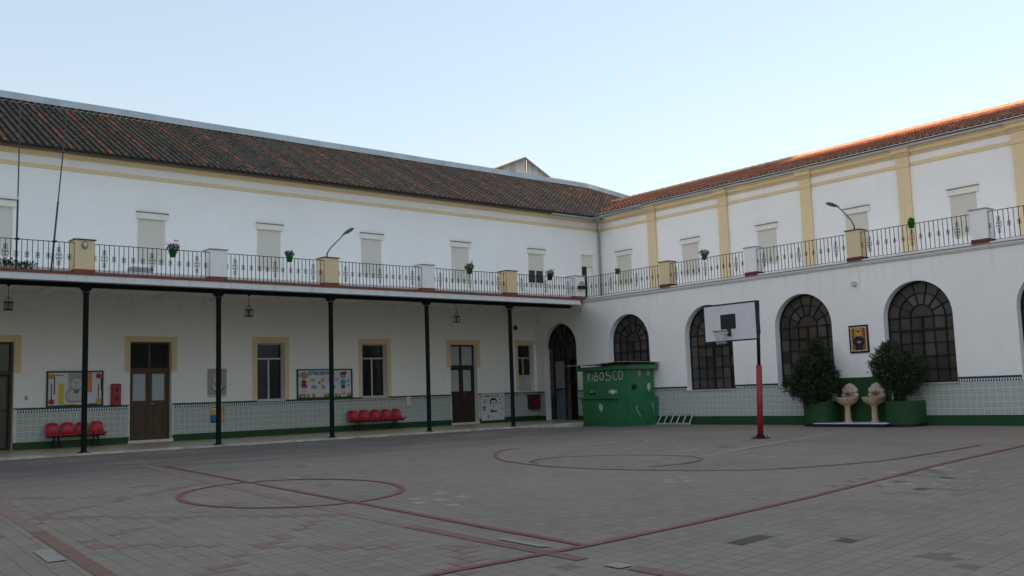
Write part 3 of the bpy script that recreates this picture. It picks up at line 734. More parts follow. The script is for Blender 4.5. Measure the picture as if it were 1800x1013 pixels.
# arched glazing
PC = [(.036,.034,.032),(.048,.046,.042),(.030,.028,.027),(.058,.056,.052),(.042,.038,.034),(.052,.046,.036),(.055,.056,.056),(.036,.036,.037)]
def arch_window(parent, c, z0, rnd, r=AR):
    X = ADP-.03; gl = MB(); fr = MB(); f2 = MB()
    cw = 2*r/6; rh = (AZ-z0)/5
    for i in range(6):
        for j in range(5):
            a0 = c-r+cw*i; b0 = z0+rh*j; q = rnd.choice(PC); bq = rnd.uniform(1.0,1.7); q = tuple(v*bq for v in q)
            if rnd.random() < .03: q = (.085,.062,.035)
            dx = [rnd.uniform(-.008,.008) for _ in range(4)]
            gl.face([fC(a0,b0,X+dx[0]),fC(a0+cw,b0,X+dx[1]),fC(a0+cw,b0+rh,X+dx[2]),fC(a0,b0+rh,X+dx[3])], q)
    R0,R1,R2 = .40,.78,r; NS = 7
    P = lambda rad,t: (c+rad*cos(t), AZ+rad*sin(t))
    gl.face([fC(*P(R0,pi*k/10),X) for k in range(11)], rnd.choice(PC))
    for ra,rb_ in ((R0,R1),(R1,R2)):
        for k in range(NS):
            bq = rnd.uniform(1.0,1.8); q = tuple(v*bq for v in rnd.choice(PC)); t0,t1 = pi*k/NS, pi*(k+1)/NS
            gl.face([fC(*P(ra,t0),X),fC(*P(rb_,t0),X)]+[fC(*P(rb_,t0+(t1-t0)*m/4),X) for m in (1,2,3)]+[fC(*P(rb_,t1),X),fC(*P(ra,t1),X)]+[fC(*P(ra,t0+(t1-t0)*m/4),X) for m in (3,2,1)], q)
    def bar(M_, a, b, w, d_=.05):
        M_.prism(seg2(a,b,w*.8), fC, X-.012, X-d_)
    for i in (1,2,3,4,5): bar(fr, (c-r+cw*i,z0), (c-r+cw*i,AZ), .045 if i in (1,5) else .032)
    for j in (1,2,3,4): bar(fr, (c-r,z0+rh*j), (c+r,z0+rh*j), .030, .045)
    bar(fr, (c-r,AZ), (c+r,AZ), .045, .055); bar(fr, (c-r+cw,z0+rh*4), (c+r-cw,z0+rh*4), .085, .075); bar(fr,(c,z0),(c,AZ),.075,.08)
    bar(fr, (c-r,z0+.03),(c+r,z0+.03),.06,.06)
    for k in range(1,NS): bar(fr, P(R0,pi*k/NS), P(R2,pi*k/NS), .032, .046)
    for rad,w_ in ((R0,.035),(R1,.035),(R2-.02,.05)):
        n = 20
        for k in range(n): bar(fr, P(rad,pi*k/n), P(rad,pi*(k+1)/n), w_, .052)
    bar(fr,(c-r+.02,z0),(c-r+.02,AZ),.05,.052); bar(fr,(c+r-.02,z0),(c+r-.02,AZ),.05,.052)
    o = fr.build('arched_window','dark_green_iron' if False else 'iron',parent)
    gl.build('panes','pane_glass',o)
    return o
def seg2(a, b, w):
    dx,dy = b[0]-a[0], b[1]-a[1]; L = math.hypot(dx,dy); nx_,ny_ = -dy/L*w/2, dx/L*w/2
    return [(a[0]+nx_,a[1]+ny_),(b[0]+nx_,b[1]+ny_),(b[0]-nx_,b[1]-ny_),(a[0]-nx_,a[1]-ny_)]
for i,(c,z0) in enumerate(arches): arch_window(RW, c, z0, random.Random(20+i))
# arched doorway under the porch
c = doorc; r_ = 1.11; X = ADP-.03; fr = MB(); gl = MB(); rnd = random.Random(5)
P = lambda rad,t: (c+rad*cos(t), AZ+rad*sin(t))
R0,R1 = .38,.74
gl.face([fC(*P(R0,pi*k/10),X) for k in range(11)], (.02,.02,.02))
for ra,rb_ in ((R0,R1),(R1,r_)):
    for k in range(7):
        bq = rnd.uniform(.6,1.1); q = tuple(v*bq for v in rnd.choice(PC)); t0,t1 = pi*k/7, pi*(k+1)/7
        if ra==R1 and k>4: q = (.10,.085,.04)
        gl.face([fC(*P(ra,t0),X),fC(*P(rb_,t0),X)]+[fC(*P(rb_,t0+(t1-t0)*m/4),X) for m in (1,2,3)]+[fC(*P(rb_,t1),X),fC(*P(ra,t1),X)]+[fC(*P(ra,t0+(t1-t0)*m/4),X) for m in (3,2,1)], q)
cwd = .36
for j,(za,zb_) in enumerate(((1.25,1.7),(1.7,2.15),(2.15,2.6),(2.6,3.05),(3.05,AZ))):
    gl.face([fC(c+r_-cwd,za,X),fC(c+r_,za,X),fC(c+r_,zb_,X),fC(c+r_-cwd,zb_,X)], [(.06,.08,.08),(.13,.085,.05),(.12,.09,.05),(.10,.085,.04),(.10,.085,.045)][j])
    gl.face([fC(c-r_,za,X),fC(c-r_+.12,za,X),fC(c-r_+.12,zb_,X),fC(c-r_,zb_,X)], (.02,.02,.02))
gl.face([fC(c-r_,.18,X),fC(c-r_+.12,.18,X),fC(c-r_+.12,1.25,X),fC(c-r_,1.25,X)], (.012,.012,.012))
gl.face([fC(c+r_-cwd,.18,X),fC(c+r_,.18,X),fC(c+r_,1.25,X),fC(c+r_-cwd,1.25,X)], (.01,.01,.01))
for k in range(4):
    a0 = c-r_+.12+k*(2*r_-cwd-.12)/4; a1 = a0+(2*r_-cwd-.12)/4
    gl.face([fC(a0,2.95,X),fC(a1,2.95,X),fC(a1,AZ,X),fC(a0,AZ,X)], (.045,.045,.045) if k > 1 else (.028,.028,.028))
gl.face([fC(c-.02,1.60,X),fC(c+r_-cwd,1.60,X),fC(c+r_-cwd,2.95,X),fC(c-.02,2.95,X)], (.24,.23,.23))
gl.face([fC(c-r_+.12,.18,X+.25),fC(c-.02,.18,X+.25),fC(c-.02,2.95,X+.25),fC(c-r_+.12,2.95,X+.25)], (.022,.018,.016))
def bar(a,b,w_,d_=.05): fr.prism(seg2(a,b,w_), fC, X-.012, X-d_)
for k in range(1,7): bar(P(R0,pi*k/7),P(r_,pi*k/7),.03,.046)
for rad,w_ in ((R0,.035),(R1,.05),(r_-.02,.05)):
    for k in range(20): bar(P(rad,pi*k/20),P(rad,pi*(k+1)/20),w_,.052)
bar((c-r_,AZ),(c+r_,AZ),.05,.055); bar((c-r_+.12,2.95),(c+r_-cwd,2.95),.09,.08)
for a,w_ in ((c+r_-cwd,.07),(c-r_+.12,.07),(c-.02,.07)): bar((a,.18),(a,AZ),w_,.07)
for k in (1,3): bar((c-r_+.12+k*.435,2.95),(c-r_+.12+k*.435,AZ),.03,.04)
for za in (1.25,1.7,2.15,2.6,3.05): bar((c+r_-cwd,za),(c+r_,za),.03,.04)
bar((c-.02,1.60),(c+r_-cwd,1.60),.06,.06); bar((c-r_+.12,1.9),(c-.02,1.9),.05,.05)
dO = fr.build('arched_door','iron',RW); gl.build('panes','pane_glass',dO)
MB().prism([(c-.02,.18),(c+r_-cwd,.18),(c+r_-cwd,1.57),(c-.02,1.57)], fC, X+.01, X).build('tiled_panel','blue_pattern_tile',dO)
# ledge / moulding of the terrace
mb = MB()
for x0,z0,z1 in ((-.05,5.44,5.49),(-.09,5.49,5.545),(-.05,5.545,5.575),(-.13,5.575,5.63)): mb.box(x0,.30,-60,-3.05,z0,z1)
mb.build('terrace_moulding','fascia_white',RW)
for j in range(-1,6):
    y1 = -8.14-4.288*j
    if j < 0: continue
    pier(RW,-.16,.30,y1-.52,y1,5.632,6.66,'cream_plaster' if j%2==0 else 'white_plaster','dark_red_band')
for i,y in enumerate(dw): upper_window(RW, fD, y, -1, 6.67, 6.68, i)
# pilasters, string course, cornice
yq = [-3.43-4.288*k for k in range(7)]
for y in yq:
    p = MB().box(4.48,4.59,y-.50,y,5.461,9.99).build('pilaster','cream_plaster',RW)
    m_ = MB(); m_.box(4.45,4.479,y-.53,y+.03,9.56,9.735)
    for q,(x0,z0,z1) in enumerate(((4.42,9.99,10.06),(4.36,10.06,10.10),(4.30,10.10,10.26),(4.22,10.26,10.30))): m_.box(x0,4.59,y-.56-q*.02,y+.06+q*.02,z0,z1)
    m_.build('pilaster_capital','cream_plaster',p)
mb = MB(); cr = MB(); wl = MB(); ed = [0]+[v for y in yq for v in (y,y-.5)]+[-60]
for a,b in zip(ed[0::2],ed[1::2]):
    mb.box(4.555,4.59,b+.03,a-.03 if a else 0,9.58,9.715)
    for x0,z0,z1 in ((4.53,9.99,10.04),(4.49,10.04,10.08),(4.43,10.08,10.24),(4.36,10.24,10.28)): cr.box(x0,4.59,b+.10,(a-.10) if a else 0,z0,z1)
mb.build('string_course','cream_plaster',RW); cr.build('cornice','cream_plaster',RW)
wl.box(4.20,4.59,-60,-.40,10.302,10.375); wl.build('eave_band','fascia_white',RW)
S2_ = math.tan(radians(19)); EX, EZR = 4.05, 10.42; RX = 9.0; RZR = EZR+(RX-EX)*S2_
rf = MB(); b_ = -.05
rf.face([(EX,-60,EZR+b_),(RX,-60,RZR+b_),(RX,3.2,RZR+b_),(EX,-.5,EZR+b_)]); rf.face([(RX,-60,RZR+b_),(14,-60,EZR+b_),(14,3.2,EZR+b_),(RX,3.2,RZR+b_)]); rf.face([(EX,-60,EZR+b_),(EX,-.5,EZR+b_),(RX,3.2,EZR+b_),(14,3.2,EZR+b_),(14,-60,EZR+b_)]); rf.face([(EX,-60,EZR+b_),(14,-60,EZR+b_),(RX,-60,RZR+b_)])
roofR = rf.build('roof','tile_bed',RW)
mb = MB(); mr = MB(); adv = Vector((1,0,S2_)).normalized(); acr = Vector((0,1,0)); rr1 = random.Random(9); i = 0; y = -.75
while y > -30:
    n = int((RX-EX)/adv.x/.27)
    y0x = EX
    def colf(k): 
        b = rr1.uniform(.75,1.25); return tuple(v*b for v in rr1.choice([(.29,.105,.062),(.32,.12,.07),(.25,.09,.055),(.34,.145,.09)]))
    curve_tile_rows(mb, Vector((EX,y,EZR)), adv, acr, n, .27, .082, colf)
    # mortar-filled tile mouth
    mb.face([(EX+.03, y+.066*cos(t*pi/8), EZR+.015+.066*sin(t*pi/8)) for t in range(9)], (.50,.46,.40))
    y -= PITCH; i += 1
# tiles between the inner corner and the ridge junction (behind y = -.75)
y = -.75+PITCH
while y < 3.1:
    x0 = EX+(y+.55)/(3.35+.55)*(RX+1.0-EX)
    n = int((RX-EX)/adv.x/.27); k0 = int((x0-EX)/adv.x/.27)+1
    if n > k0: curve_tile_rows(mb, Vector((EX,y,EZR)), adv, acr, n, .27, .082, colf, k0=k0)
    y += PITCH
mb.build('roof_tiles','new_tile',roofR)
mb = MB(); y = 3.2
while y > -60:                                                    # ridge cap tiles
    L = .42 if y > -30 else 30
    base = len(mb.v); b_ = rr1.uniform(.85,1.15); cc = tuple(v*b_ for v in (.46,.26,.17))
    for yy,rr_ in ((y,.140),(y-L*1.05,.125)):
        for q in range(7): t = pi*q/6; mb.v.append((RX+cos(t)*rr_, yy, RZR+.02+sin(t)*rr_*1.0+(.012 if rr_>.13 else 0)))
    for q in range(6): mb.f.append((base+q,base+q+1,base+7+q+1,base+7+q)); mb.c.append(cc)
    y -= L
mb.build('ridge_tiles','new_tile',roofR)
mb = MB(); mb.box(4.06,4.60,-60,-.5,10.376,10.40); mb.build('soffit','fascia_white',RW)

# ------------------------------------------------------------------ unseen west wing, added behind the photographer to throw the evening shadow
ADDED_WW = thing('school_building', (-57,-30,0), 'unseen white three-storey wing added behind the photographer to throw shade on the court', 'building')
m_ = MB(); hs_ = []; gl_ = MB(); XW = -52
for fl in (1.2,4.9,8.6):
    for k in range(12):
        y_ = 8-6*k; hs_.append(rect(y_-1.2,y_,fl,fl+2.1))
m_.poly([(-70,-.75),(-60,-.75),(14,-.75),(14,14.6),(-9,14.6),(-9,12.6),(-70,12.6)], hs_, lambda a,b:(XW,a,b))
for q in hs_:
    gl_.face([(XW-.2,a,b) for a,b in q])
    for k in range(4): (a0,b0),(a1,b1) = q[k],q[(k+1)%4]; m_.face([(XW,a0,b0),(XW,a1,b1),(XW-.2,a1,b1),(XW-.2,a0,b0)])
m_.box(-62,-61.8,-70,14,-.75,12.6); m_.box(-62,XW-.01,-70,-69.8,-.75,12.6); m_.box(-62,XW-.01,13.8,14,-.75,14.6)
m_.build('wall','white_plaster',ADDED_WW); gl_.build('window_panes','dark_glass',ADDED_WW)
m_ = MB(); m_.prism([(XW+.5,12.6),(-57,15.25),(-62.5,12.6)], lambda a,b,d:(a,d,b), -70.4,-9.01); m_.prism([(XW+.5,14.6),(-57,17.6),(-62.5,14.6)], lambda a,b,d:(a,d,b), -9,14.4)  # two ridge heights shaped to set where the shadow ends on the roofs
m_.build('roof','tile_bed',ADDED_WW)

# ------------------------------------------------------------------ gabled building behind
GB = thing('gabled_building', (13.5,20,0), 'old weathered gable end rising behind the long dark roof', 'building')
xa, za, yb = 13.56, 18.1, 16.0
def gab(sc, z0): return [(xa-4.6*1.25, z0), (xa+4.6*1.25, z0), (xa+4.6*1.25, za-1.30*1.6), (xa, za), (xa-4.6*1.25, za-1.30*1.6*1.15)]
MB().prism([(xa-6,-.7),(xa+6,-.7),(xa+6,15.15),(xa,za),(xa-6,15.6)], lambda a,b,d:(a,d,b), yb, yb+24).build('wall','old_render',GB)
mb = MB()
for x1,z1 in ((xa-6.2,15.5),(xa+6.2,15.05)):
    mb.prism([(xa,za+.0),(x1,z1),(x1,z1+.08),(xa,za+.10)], lambda a,b,d:(a,d,b), yb-.08, yb+24.3)
mb.build('roof','mortar',GB)
MB().tube([(xa+.12,yb-.06,za-.15),(xa+.14,yb-.06,14.5)],.06,6).build('drainpipe','zinc_dark',GB)

# ------------------------------------------------------------------ railings
def scroll_mb():
    s = MB(); R = .024
    for dz in (-.042,.042):
        for dx in (-.030,.030):
            s.tube([(dx+R*cos(t*pi/3), 0, dz+R*1.45*sin(t*pi/3)) for t in range(6)], .009, 3, closed=True)
    s.tube([(0,0,-.075),(0,0,.075)], [.006,.006], 3, caps=False); s.tube([(0,0,-.035),(0,0,.035)],.020,6)
    return s
def big_mb():
    s = MB()
    for z in (-.2,.2):
        R=.024
        for dz in (-.035,.035):
            for dx in (-.03,.03): s.tube([(dx+R*cos(t*pi/3),0,z+dz+R*1.1*sin(t*pi/3)) for t in range(6)],.008,3,closed=True)
        s.tube([(0,0,z-.02),(0,0,z+.02)],.015,6)
    for sg in (-1,1):
        s.tube([(sg*x_,0,z_) for x_,z_ in ((.0,-.15),(.06,-.10),(.085,0),(.06,.10),(.0,.15))],.008,3)
        for dz in (-.045,.045): s.tube([(sg*.035+.024*cos(t*pi/3),0,dz+.026*sin(t*pi/3)) for t in range(6)],.008,3,closed=True)
    return s
ROOT_Z = Vector((0,0,0))
def meshonly(mb_, name, mat):
    me = bpy.data.meshes.new(name); me.from_pydata(mb_.v,[],mb_.f); me.materials.append(M[mat]); return me
ME_S, ME_B = meshonly(scroll_mb(),'scroll','iron'), meshonly(big_mb(),'rosette','iron')
ME_BAR = meshonly(MB().box(-.0085,.0085,-.0085,.0085,0,1),'baluster','iron')
def railing(p0, p1, z0, z1, label, group):
    a = Vector((p0[0],p0[1],z0)); b = Vector((p1[0],p1[1],z0)); L = (b-a).length; ang = math.atan2(b.y-a.y,b.x-a.x)
    o = thing('railing', a, label, 'railing', group); o.rotation_euler = (0,0,ang)
    ROOT[o] = Vector((0,0,0)); H = z1-z0
    MB().box(0,L,-.02,.02,H-.016,H).build('handrail','iron',o); MB().box(0,L,-.014,.014,0,.014).build('bottom_rail','iron',o)
    n = max(4, round(L/.140)) if L < 2 else (25 if L < 4.5 else 31)
    for k in range(n+1):
        bo = bpy.data.objects.new('baluster', ME_BAR); col.objects.link(bo); bo.parent = o; bo.location = (L*k/n,0,.014); bo.scale = (1,1,H-.03)
        if k%2 == 0 and k not in (n,):
            big = (k in (2,12,22) or (n==31 and k in (2,12,22)))
            so_ = bpy.data.objects.new('rosette' if big else 'scroll', ME_B if big else ME_S); col.objects.link(so_); so_.parent = o; so_.location = (L*k/n,0,H*.50)
    return o
GL = 'railings of the terrace above the porch'; GR = 'railings of the terrace above the arched windows'
ZB, ZT = 5.33, 6.175
names_l = ['iron railing at the far left, crossed by two green poles','iron railing with a pot of red geraniums and a grey crate behind it','iron railing with a small green pot, left of the cream lamp pier','iron railing right of the cream pier carrying the curved lamp','iron railing with a small flower pot in front of a closed shutter','iron railing in front of the half-open shutter']
for i in range(-1,5):
    x0 = -21.8+4*i; x1 = x0+3.45 if i < 4 else -2.66
    railing((x0,-5.66),(x1,-5.66),ZB,ZT,names_l[i+1],GL)
railing((-2.1,-5.42),(.0,-3.35),ZB,ZT+.1,'short railing running back from the corner pier beside the terrace door',GL)
names_r = ['iron railing from the inner corner, holding an empty bright green pot','iron railing with a leafy plant pot, right of the first cream pier','iron railing between the white pier and the cream pier with lamp, over the middle arches','iron railing holding a green bucket pot, right of the lamp pier','iron railing at the far right edge, right of the white pier']
ends = [(-3.40,-8.13)]+[(-8.14-4.288*j-.52, -8.14-4.288*(j+1)+.01) for j in range(4)]
for (ya,yb_),nm in zip(ends,names_r): railing((-.06,ya),(-.06,yb_),5.66,6.575,nm,GR)

# ------------------------------------------------------------------ flower pots hung on the railings
def leafcloud(mb, n, c, rad, s0, s1, cols, seed=0, shape=None):
    rn = random.Random(seed)
    for _ in range(n):
        while True:
            p = Vector((rn.uniform(-1,1),rn.uniform(-1,1),rn.uniform(-1,1)))
            if p.length <= 1: break
        if shape: p = shape(p, rn)
        q = Vector((c[0]+p.x*rad[0], c[1]+p.y*rad[1], c[2]+p.z*rad[2]))
        d1 = Vector((rn.gauss(0,1),rn.gauss(0,1),rn.gauss(0,1))).normalized(); d2 = d1.cross(Vector((rn.gauss(0,1),rn.gauss(0,1),rn.gauss(0,1)))).normalized()
        s_ = rn.uniform(s0,s1); b = rn.uniform(.6,1.5); cc = rn.choice(cols)
        mb.face([q-d1*s_, q+d2*s_*.45, q+d1*s_, q-d2*s_*.45], tuple(v*b for v in cc))
GC = [(.03,.065,.02),(.045,.085,.03),(.022,.045,.018)]
def pot(x, y, z, label, kind, seed):
    o = thing('flower_pot', (x,y,z), label, 'flower pot', 'pots hung on the terrace railings')
    pr = [(.0,z),(.082,z),(.115,z+.19),(.125,z+.195),(.125,z+.225),(.105,z+.225),(.10,z+.20),(0,z+.20)]
    MB().lathe(pr,x,y,18).build('pot', 'pot_green' if kind != 'redpot' else 'dark_red', o, True)
    MB().tube([(x-.09,y,z+.215),(x-.09,y+.06,z+.26),(x+.09,y+.06,z+.26),(x+.09,y,z+.215)],.006,5).build('hook','iron',o)
    if kind == 'empty': 
        MB().tube([(x,y,z+.2),(x+.02,y,z+.27),(x+.06,y,z+.26)],.004,4).build('stub','bark',o); return o
    m_ = MB()
    w_,h_,n_ = {'geranium':(.20,.15,260),'redpot':(.2,.14,220),'green':(.17,.12,200),'wild':(.26,.14,200),'dry':(.12,.08,90)}[kind]
    leafcloud(m_, n_, (x,y,z+.27), (w_,w_*.8,h_), .02,.05, GC, seed)
    rn = random.Random(seed+50)
    for k in range(12 if kind in('wild','geranium','redpot') else 5):
        t = rn.uniform(0,2*pi); q = (x+cos(t)*w_*rn.uniform(.4,1.2), y+sin(t)*w_*.6, z+.27+h_*rn.uniform(.3,1.4)); m_.tube([(x,y,z+.2),q],.004,3,(.04,.06,.025))
    m_.build('foliage','leaf',o)
    if kind in ('geranium','redpot'):
        m_ = MB()
        for k in range(9 if kind=='geranium' else 7):
            t = rn.uniform(0,2*pi); c_ = (x+cos(t)*w_*rn.uniform(.4,1.15), y-abs(sin(t))*w_*.7, z+.27+h_*rn.uniform(-.5,1.5))
            leafcloud(m_, 24, c_, (.032,.032,.028), .012,.024, [(.30,.01,.02),(.38,.03,.05),(.2,.008,.02)] if kind=='geranium' else [(.40,.03,.10),(.30,.02,.05)], seed+k)
        m_.build('blossoms','leaf',o)
    return o
pot(-19.57,-5.79,5.92,'green pot of red geraniums on the railing below the second shutter from the left','geranium',1)
pot(-15.70,-5.79,6.02,'small green pot of leafy plant left of the cream lamp pier','green',2)
pot(-8.25,-5.79,6.02,'green pot with pink geraniums in front of a closed shutter on the porch terrace','geranium',3)
pot(-4.15,-5.79,6.00,'red pot of pink flowers beside the half-open shutter','redpot',4)
pot(-.19,-5.80,6.46,'empty bright green pot on the railing near the corner downpipe','empty',5)
pot(-.19,-10.56,6.47,'green pot with a wild leafy plant on the right terrace','wild',6)
pot(-.19,-19.12,6.41,'large green bucket pot with little dry growth, right of the lamp on the right terrace','dry',7)
# terrace clutter
o = thing('planter_box', (-20.3,-5.0,5.46), 'pale grey crate standing behind the railing, left of the white pier', 'crate')
m_ = MB(); m_.bbox(-20.62,-19.92,-5.15,-4.85,5.461,5.62,.02); m_.build('crate_body','plastic_grey',o); MB().box(-20.60,-19.94,-5.13,-4.87,5.62,5.66).build('crate_lid','plastic_beige',o)
m_ = MB(); rn = random.Random(12)
for k in range(7): leafcloud(m_, 110, (-24.15+k*.13,-5.35,5.44+rn.uniform(.0,.10)), (.12,.12,.16), .02,.05, GC+[(.10,.085,.045)], 60+k)
tag(m_.build('terrace_plants','leaf'), 'low straggly plants growing behind the railing at the far left', 'plants')

# ------------------------------------------------------------------ street lamps on piers, bulkhead, flag poles
def lamp(pts, head_dir, label, base):
    o = thing('curved_lamp', pts[0], label, 'lamp', 'curved lamps standing on the terrace piers')
    MB().tube(pts,[.028,.026,.022,.020,.018,.018][:len(pts)],8).build('lamp_arm','lamp_grey',o,True)
    e = Vector(pts[-1]); d_ = Vector(head_dir).normalized(); s_ = d_.cross(Vector((0,0,1))).normalized(); u_ = s_.cross(d_).normalized()
    hd = MB(); ln = MB(); rings = [(-.06,.03),(0,.045),(.08,.085),(.2,.11),(.32,.10),(.40,.055),(.42,.01)]
    base_ = len(hd.v); n = 12
    for t,r__ in rings:
        for k in range(n): a = 2*pi*k/n; q = e+d_*t+s_*(cos(a)*r__)+u_*(sin(a)*r__*(.75 if sin(a)>0 else .35)); hd.v.append(tuple(q))
    for i_ in range(len(rings)-1):
        for k in range(n): hd.f.append((base_+i_*n+k,base_+i_*n+(k+1)%n,base_+(i_+1)*n+(k+1)%n,base_+(i_+1)*n+k)); hd.c.append(None)
    hd.build('lamp_head','lamp_grey',o,True)
    ln_ = [tuple(e+d_*(.22+.14*cos(2*pi*k/14))+s_*(sin(2*pi*k/14)*.08)-u_*.045) for k in range(14)]; ln.face(ln_); ln.build('lamp_lens','lens',o)
    return o
lamp([(-14.12,-5.45,6.30),(-14.12,-5.45,6.45),(-14.02,-5.47,6.62),(-13.85,-5.55,6.82),(-13.68,-5.65,7.02),(-13.60,-5.7,7.12)], (.6,-.3,.42), 'curved grey lamp on the cream pier above the porch, leaning right', 0)
lamp([(-.0,-16.98,6.69),(-.0,-16.98,6.82),(-.05,-16.92,7.02),(-.16,-16.8,7.25),(-.25,-16.66,7.45),(-.30,-16.58,7.55)], (-.5,.55,.28), 'curved grey lamp on the cream pier above the arches, leaning left', 0)
o = thing('bulkhead_light', (-22.08,-5.7,6.12), 'small oval wall light on the cream pier at the far left', 'light')
MB().lathe([(0,0),(.07,0),(.085,.02),(.08,.035),(0,.035)],0,0,14).build('light_base','lamp_grey')
bl = bpy.data.objects['light_base']; bl.parent = o; bl.rotation_euler = (radians(90),0,0); bl.scale=(1,1.35,1); bl.location=(0,.02,0)
MB().lathe([(.065,.035),(.05,.07),(.0,.085)],0,0,14).build('light_dome','lens'); bd = bpy.data.objects['light_dome']; bd.parent = o; bd.rotation_euler = (radians(90),0,0); bd.scale=(1,1.35,1); bd.location=(0,.02,0)
for (a,b_,lab,knob) in (((-23.85,-5.60,5.32),(-23.80,-5.42,9.82),'thin green pole at the far left with a white joint, fixed upright to the railing',True), ((-22.95,-5.60,5.32),(-22.57,-5.42,9.84),'leaning thin green pole fixed to the railing beside the first cream pier',False)):
    o = thing('flag_pole', a, lab, 'pole', 'green poles tied to the terrace railing')
    A1, B1 = Vector(a), Vector(b_); m1 = A1.lerp(B1,.45)
    MB().tube([A1,m1],.026,8).build('lower_pole','green_pole',o); MB().tube([m1-(B1-A1)*.01,B1],.018,8).build('upper_pole','green_pole',o)
    MB().tube([B1,B1+Vector((0,0,.10)),B1+Vector((0,0,.14))],[.03,.03,.005],8).build('finial','green_pole',o)
    if knob: MB().tube([m1-Vector((0,0,.05)),m1+Vector((0,0,.05))],.035,8).build('joint','white_board',o)
    q = A1.lerp(B1,.19); MB().box(q.x-.05,q.x+.05,-5.69,-5.55,q.z-.02,q.z+.02).build('bracket','iron',o)
# small spotlight on the corner pier
o = thing('floodlight', (-2.36,-5.72,5.75), 'small triangular grey floodlight fixed on the white corner pier', 'floodlight')
MB().prism([(-.14,5.84),(.14,5.84),(.0,6.05)], lambda a,b,d:(-2.36+a,d,b), -5.86,-5.69).build('hood','plastic_grey',o)
MB().box(-2.53,-2.19,-5.90,-5.69,5.72,5.83).build('lamp_body','iron',o)

# ------------------------------------------------------------------ porch lanterns
def lantern(x, y, label, zc=5.22):
    o = thing('lantern', (x,y,zc), label, 'lantern', 'iron lanterns hanging under the porch')
    MB().lathe([(0,5.358),(.05,5.358),(.05,5.33),(.02,5.29),(0,5.29)],x,y,10).build('ceiling_rose','iron',o)
    m_ = MB(); m_.tube([(x,y,5.30),(x,y,4.97)],.009,5); m_.tube([(x-.10,y,4.80),(x-.07,y,4.90),(x,y,4.97),(x+.07,y,4.90),(x+.10,y,4.80)],.008,4); m_.tube([(x,y-.10,4.80),(x,y-.07,4.90),(x,y,4.97),(x,y+.07,4.90),(x,y+.10,4.80)],.008,4)
    m_.build('hanger','iron',o)
    m_ = MB()
    for sx in (-1,1):
        for sy in (-1,1): m_.box(x+sx*.10-.009,x+sx*.10+.009,y+sy*.10-.009,y+sy*.10+.009,4.53,4.81)
    for z in (4.56,4.79):
        for sg in (-1,1): m_.box(x-.12,x+.12,y+sg*.10-.011,y+sg*.10+.011,z-.011,z+.011); m_.box(x+sg*.10-.0105,x+sg*.10+.0105,y-.12,y+.12,z-.0105,z+.0105)
    m_.build('cage','iron',o)
    MB().lathe([(0,4.58),(.045,4.58),(.055,4.66),(.05,4.76),(0,4.77)],x,y,12).build('glass','amber_glass',o,True)
lantern(-23.22,-1.8,'iron lantern under the porch near the left door'); lantern(-15.31,-1.8,'iron lantern under the porch above the first window'); lantern(-5.98,-1.8,'iron lantern under the porch above the dark curtained door')

# ------------------------------------------------------------------ benches
def bench(x0, x1, n, label):
    yc = -.42; o = thing('bench', ((x0+x1)/2,yc,.168), label, 'bench', 'rows of red plastic seats under the porch')
    P_ = (x1-x0)/n
    m_ = MB(); m_.box(x0+.03,x1-.03,yc-.10,yc-.05,.52,.56); m_.box(x0+.03,x1-.03,yc+.06,yc+.11,.52,.56); m_.build('beam','iron',o)
    for fx in (x0+(x1-x0)*.17, x0+(x1-x0)*.83):
        for dx in (-.05,.05):
            l = MB(); l.tube([(fx+dx,yc-.03,.54),(fx+dx*2.2,yc-.16,.17)],.017,6); l.tube([(fx+dx,yc+.03,.54),(fx+dx*2.2,yc+.18,.17)],.017,6); l.build('leg','iron',o)
    for k in range(n):
        cx = x0+P_*(k+.5); s_ = MB(); W = P_*.46
        prof = [(-.25,.575),(-.22,.605),(-.10,.595),(.05,.585),(.15,.60),(.20,.66),(.235,.80),(.27,.98),(.262,.995)]  # y, z of the centre line
        base = len(s_.v); cols_ = 9
        for (py,pz) in prof:
            tback = max(0,(pz-.62)/.37); wd = W*(1-.20*tback)
            for q in range(cols_):
                a = -1+2*q/(cols_-1); edge = abs(a)**3
                top = .03*(1-edge) if pz > .97 else 0
                s_.v.append((cx+a*wd, yc+py-edge*.06*(1 if py>.1 else .0), pz+edge*(.035 if py<.12 else 0)-(.045*edge if pz>.95 else 0)))
        for i_ in range(len(prof)-1):
            for q in range(cols_-1): s_.f.append((base+i_*cols_+q,base+i_*cols_+q+1,base+(i_+1)*cols_+q+1,base+(i_+1)*cols_+q)); s_.c.append(None)
        so_ = s_.build('seat','red_plastic',o,True)
        md = so_.modifiers.new('thick','SOLIDIFY'); md.thickness = .022; md.offset = 0
bench(-21.72,-19.84,4,'row of four red plastic seats below the board with coloured discs'); bench(-10.42,-7.82,5,'row of five red plastic seats to the right of the children poster')

